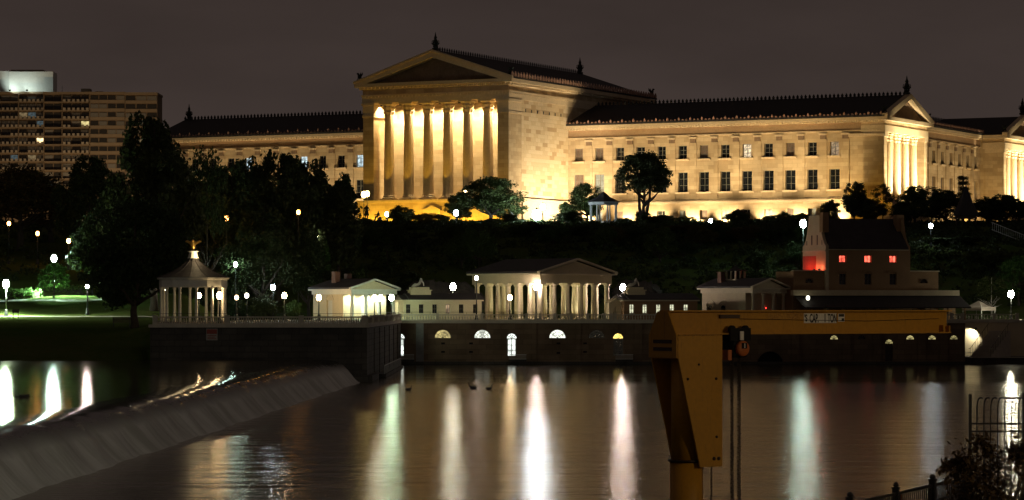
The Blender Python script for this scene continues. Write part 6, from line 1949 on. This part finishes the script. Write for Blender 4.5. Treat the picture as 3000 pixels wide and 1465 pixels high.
MB().box(-.05, .05, -.262, -.25, zb - .22, zb - .13).build('cover_label', 'hoist_black', d_).parent = HO
MB().box(-.008, .008, -.266, -.2625, zb - .21, zb - .14).build('cover_mark', 'sticker_white', HO)
MB().box(-.035, .035, -.195, -.171, zb - .03 - .06, zb + .05).build('maker_label', 'sticker_white', HO)
MB().box(-.23, -.16, -.14, .02, zb - .40, zb - .24).build('chain_guide', 'hoist_orange', HO)


def chain(x, y, z0, z1, name, parent, w=.022, pitch=.034):
    """hanging links, alternately turned"""
    mb = MB(); k = 0; z = z1
    while z > z0:
        a = 0 if k % 2 else math.pi / 2
        c, s = math.cos(a), math.sin(a)
        pts = []
        for q in range(9):
            t = 2 * math.pi * q / 8
            rx, rz_ = w * math.cos(t), pitch * .78 * math.sin(t)
            pts.append((x + rx * c, y + rx * s, z + rz_))
        mb.tube(pts, .006, 4)
        z -= pitch; k += 1
    return tag(mb.build(name, 'chain_steel', parent), kind='stuff')


for x, y in ((-.10, -.08), (-.06, .0), (.04, -.08), (.075, .0)):
    chain(x, y, .02, zb - .36, 'load_chain', HO)
chain(.22, -.345, .02, cz(1366), 'pull_chain', CR, .016, .028)

# ------------------------------------------------------------------ fences on the near bank
def fence(pts, zt, label):
    """low picket fence through posts (u, Y); top at height zt"""
    P = [(PX(u, Y), Y) for u, Y in pts]
    a = math.atan2(P[-1][1] - P[0][1], P[-1][0] - P[0][0])
    t = thing('picket_fence', label, 'fence', (P[0][0], P[0][1], GB), a)
    pm = MB().box(-.045, .045, -.045, .045, 0, zt - GB + .02).prism_z([(-.055, -.055), (.055, -.055), (.055, .055), (-.055, .055)], zt - GB + .02, zt - GB + .05).lathe([(.03, zt - GB + .05), (.05, zt - GB + .08), (.03, zt - GB + .11), (.005, zt - GB + .125)], 8).mesh('post'); pm.materials.append(M['fence_black'])
    km = MB().box(-.009, .009, -.009, .009, .08, zt - GB - .07).mesh('picket'); km.materials.append(M['fence_black'])
    s = 0
    for i, p in enumerate(P):
        inst('post', pm, t, (s, 0, 0))
        if i < len(P) - 1:
            L = math.hypot(P[i + 1][0] - p[0], P[i + 1][1] - p[1])
            MB().box(s + .05, s + L - .05, -.02, .02, zt - GB - .07, zt - GB - .03).box(s + .05, s + L - .05, -.015, .015, zt - GB - .30, zt - GB - .27).box(s + .05, s + L - .05, -.015, .015, .12, .16).build('rail', 'fence_black', t)
            n = int(L / .115)
            for k in range(1, n): inst('picket', km, t, (s + L * k / n, 0, 0))
            s += L
    return t


fence([(2215, 37.0), (2360, 38.9), (2490, 41.0), (2615, 43.3), (2727, 45.3), (2830, 47.3)], 3.55, 'low black picket fence along the near river bank')

t = thing('security_fence', 'tall black security fence with inward curved tops beside the bush', 'fence', (PX(2842, 45.0), 45.0, GB))
ht = PZ(1162, 45.0) - GB
gap = 20.3 / F * 45.0
MB().box(-.022, .022, -.022, .022, 0, ht + .04).build('post', 'fence_black', t)
MB().box(gap * 7.8 - .03, gap * 7.8 + .03, -.03, .03, 0, ht + .06).build('post', 'fence_black', t)
pk = MB().tube([(0, 0, 0), (0, 0, ht - .16), (.006, -.015, ht - .08), (.02, -.05, ht - .03), (.045, -.09, ht - .012), (.075, -.11, ht - .02)], .011, 6).mesh('picket', True); pk.materials.append(M['fence_black'])
for k in range(1, 17): inst('picket', pk, t, (gap * k, 0, 0))
for v in (1241, 1264):
    z = PZ(v, 45.0) - GB
    MB().box(-.02, gap * 17, -.014, .014, z - .014, z + .014).build('rail', 'fence_black', t)
MB().box(gap * 4.6, gap * 17, -.12, -.095, ht - .03, ht - .008).build('top_rail', 'fence_black', t)
MB().tube([(.02, .01, PZ(1268, 45) - GB), (gap * 1.0, .01, PZ(1290, 45) - GB)], .009, 5).build('brace', 'fence_black', t)

# bush in front of the security fence
rngb = np.random.RandomState(9)
BY = 43.5
bx0 = PX(2905, BY)
bt = thing('shrub', 'brown-leaved bush spilling over the fence at the near bank', 'shrub', (bx0, BY, GB))
def pz(v): return PZ(v, BY) - GB
sprs = []
br = MB()
for k in range(46):
    u = rngb.uniform(2800, 3060); v = rngb.uniform(1300, 1480)
    v = max(v, 1288 + abs(u - 2885) * .28 + (60 if u < 2830 else 0))
    x = PX(u, BY) - bx0; y = rngb.uniform(-.5, .5); z = pz(v)
    br.tube([(x * .15, y * .2, 0), (x * .5, y * .6, z * .55), (x, y, z)], [.022, .014, .004], 5)
    n = 42
    e = rngb.normal(size=(n, 3)) * np.array([.13, .13, .10])
    sprs.append(np.array([x, y, z]) + e)
for (u0, v0, u1, v1) in ((2850, 1370, 2765, 1358), (2840, 1350, 2800, 1345), (2900, 1330, 2868, 1283), (2960, 1350, 2972, 1305), (2980, 1360, 2995, 1300)):
    for q in np.linspace(0, 1, 9):
        u, v = u0 + (u1 - u0) * q, v0 + (v1 - v0) * q
        sprs.append(np.array([PX(u, BY) - bx0, -.1, pz(v)]) + rngb.normal(size=(16, 3)) * np.array([.035, .05, .035]))
    br.tube([(PX(u0, BY) - bx0, -.1, pz(v0)), (PX(u1, BY) - bx0, -.1, pz(v1))], [.01, .004], 5)
br.build('stems', 'bark', bt)
obj('foliage', leaf_mesh('foliage', np.concatenate(sprs), .042, rngb), 'leaf_brown', bt)

# orange marker behind the fence
ty = 44.5
tc_ = thing('traffic_cone', 'orange plastic marker cone behind the low fence', 'cone', (PX(2634, ty), ty, GB))
zc = PZ(1448, ty) - GB
MB().lathe([(.17, .03), (.05, zc - .02), (.03, zc)], 14).build('cone', 'orange_plastic', tc_, True)
MB().box(-.2, .2, -.2, .2, 0, .028).build('base', 'orange_plastic', tc_)
MB().lathe([(.125, zc * .45), (.09, zc * .65)], 14).build('band', 'sticker_white', tc_, True)

# sodium street lamp on the near bank, out of frame: it lights the crane and the bush
def street_lamp(x, y, z0, h, power, label, aim, color=(1.0, .74, .42), ang=165):
    t = thing('street_lamp', label, 'street lamp', (x, y, z0), 0, 'sodium street lamps on the near bank')
    MB().lathe([(.16, 0), (.16, .5), (.09, .6), (.06, h)], 10).build('post', 'post_metal', t, True)
    MB().tube([(0, 0, h - .1), (-.4, .2, h + .25), (-1.2, .6, h + .35)], .045, 6).build('arm', 'post_metal', t)
    MB().box(-1.55, -1.0, .45, .85, h + .30, h + .46).build('lamp_head', 'flood_housing', t)
    MB().box(-1.5, -1.05, .5, .8, h + .285, h + .297).build('lens', glow_mat('orange', 12), t)
    spot(t, (-1.28, .65, h + .25), aim, power, color, ang, .4, .2)
    return t


street_lamp(21.0, 30.0, 2.5, 6.2, 2500, 'sodium street lamp on the bank behind the crane and fences', (-17, 15, 2))
street_lamp(-4.0, 10.0, 4.6, 9.0, 85000, 'added unseen spot lamp on the bank brightening the weir', (-20, 140, -4), (1.0, .97, .78), 28)  # narrow white spot added out of frame to brighten the weir foam

# ------------------------------------------------------------------ birds and driftwood on the water
def goose(u, v, zw, rz, label, s=1.0):
    Y = (CH - zw) * F / (v - HOR)
    me = _fm.get('goose')
    if me is None:
        vs = [(-.32, 0, .16), (-.18, 0, .10), (.05, 0, .10), (.22, 0, .14), (.30, 0, .30), (.32, 0, .46), (.42, 0, .47)]
        me = skin_mesh('goose', vs, [(i, i + 1) for i in range(6)], [.03, .11, .13, .08, .04, .045, .02], 2, 2)
        me.materials.append(M['goose_grey']); _fm['goose'] = me
    o = inst('goose', me, None, (PX(u, Y), Y, zw), rz, (s, s, s))
    return tag(o, label, 'goose', 'geese on the river')


goose(1386, 1140, 0.0, R(175), 'dark goose swimming with raised neck below the mill wall')
goose(1432, 1141, 0.0, R(10), 'second goose trailing the one with the raised neck', .8)
goose(1196, 1144, 0.0, R(5), 'goose alone on the water nearer the pier corner', .8)
ly = (CH - ZU) * F / (1163 - HOR)
lg = thing('driftwood_log', 'dark driftwood log with a forked end lodged in the still pool', 'driftwood', (PX(70, ly), ly, ZU))
MB().tube([(-.45, 0, .0), (-.1, 0, .05), (.25, 0, .03), (.33, .02, .0)], [.035, .06, .05, .02], 7).build('trunk', 'wet_wood', lg, True)
MB().tube([(.36, 0, -.02), (.45, 0, .04), (.55, 0, .10)], [.02, .018, .006], 5).tube([(.40, 0, .0), (.5, 0, -.02), (.56, 0, .02)], [.02, .014, .005], 5).build('branch', 'wet_wood', lg, True)
goose(80, 1160, ZU + .06, R(30), 'waterbird perched on the driftwood beside the forked end', .42)
goose(61, 1160, ZU + .06, R(200), 'waterbird perched on the bare end of the driftwood', .34)
bwy = (CH - ZU) * F / (1197 - HOR)
b2 = thing('driftwood_branch', 'bent dead branch caught on the lip of the weir', 'driftwood', (PX(258, bwy), bwy, ZU))
MB().tube([(-.25, 0, .02), (.0, 0, .03), (.12, 0, .08), (.25, 0, .24)], [.02, .03, .025, .008], 6).build('branch', 'wet_wood', b2, True)

# plants and debris along the waterline of the near pier wall
SC.frame_set(1)
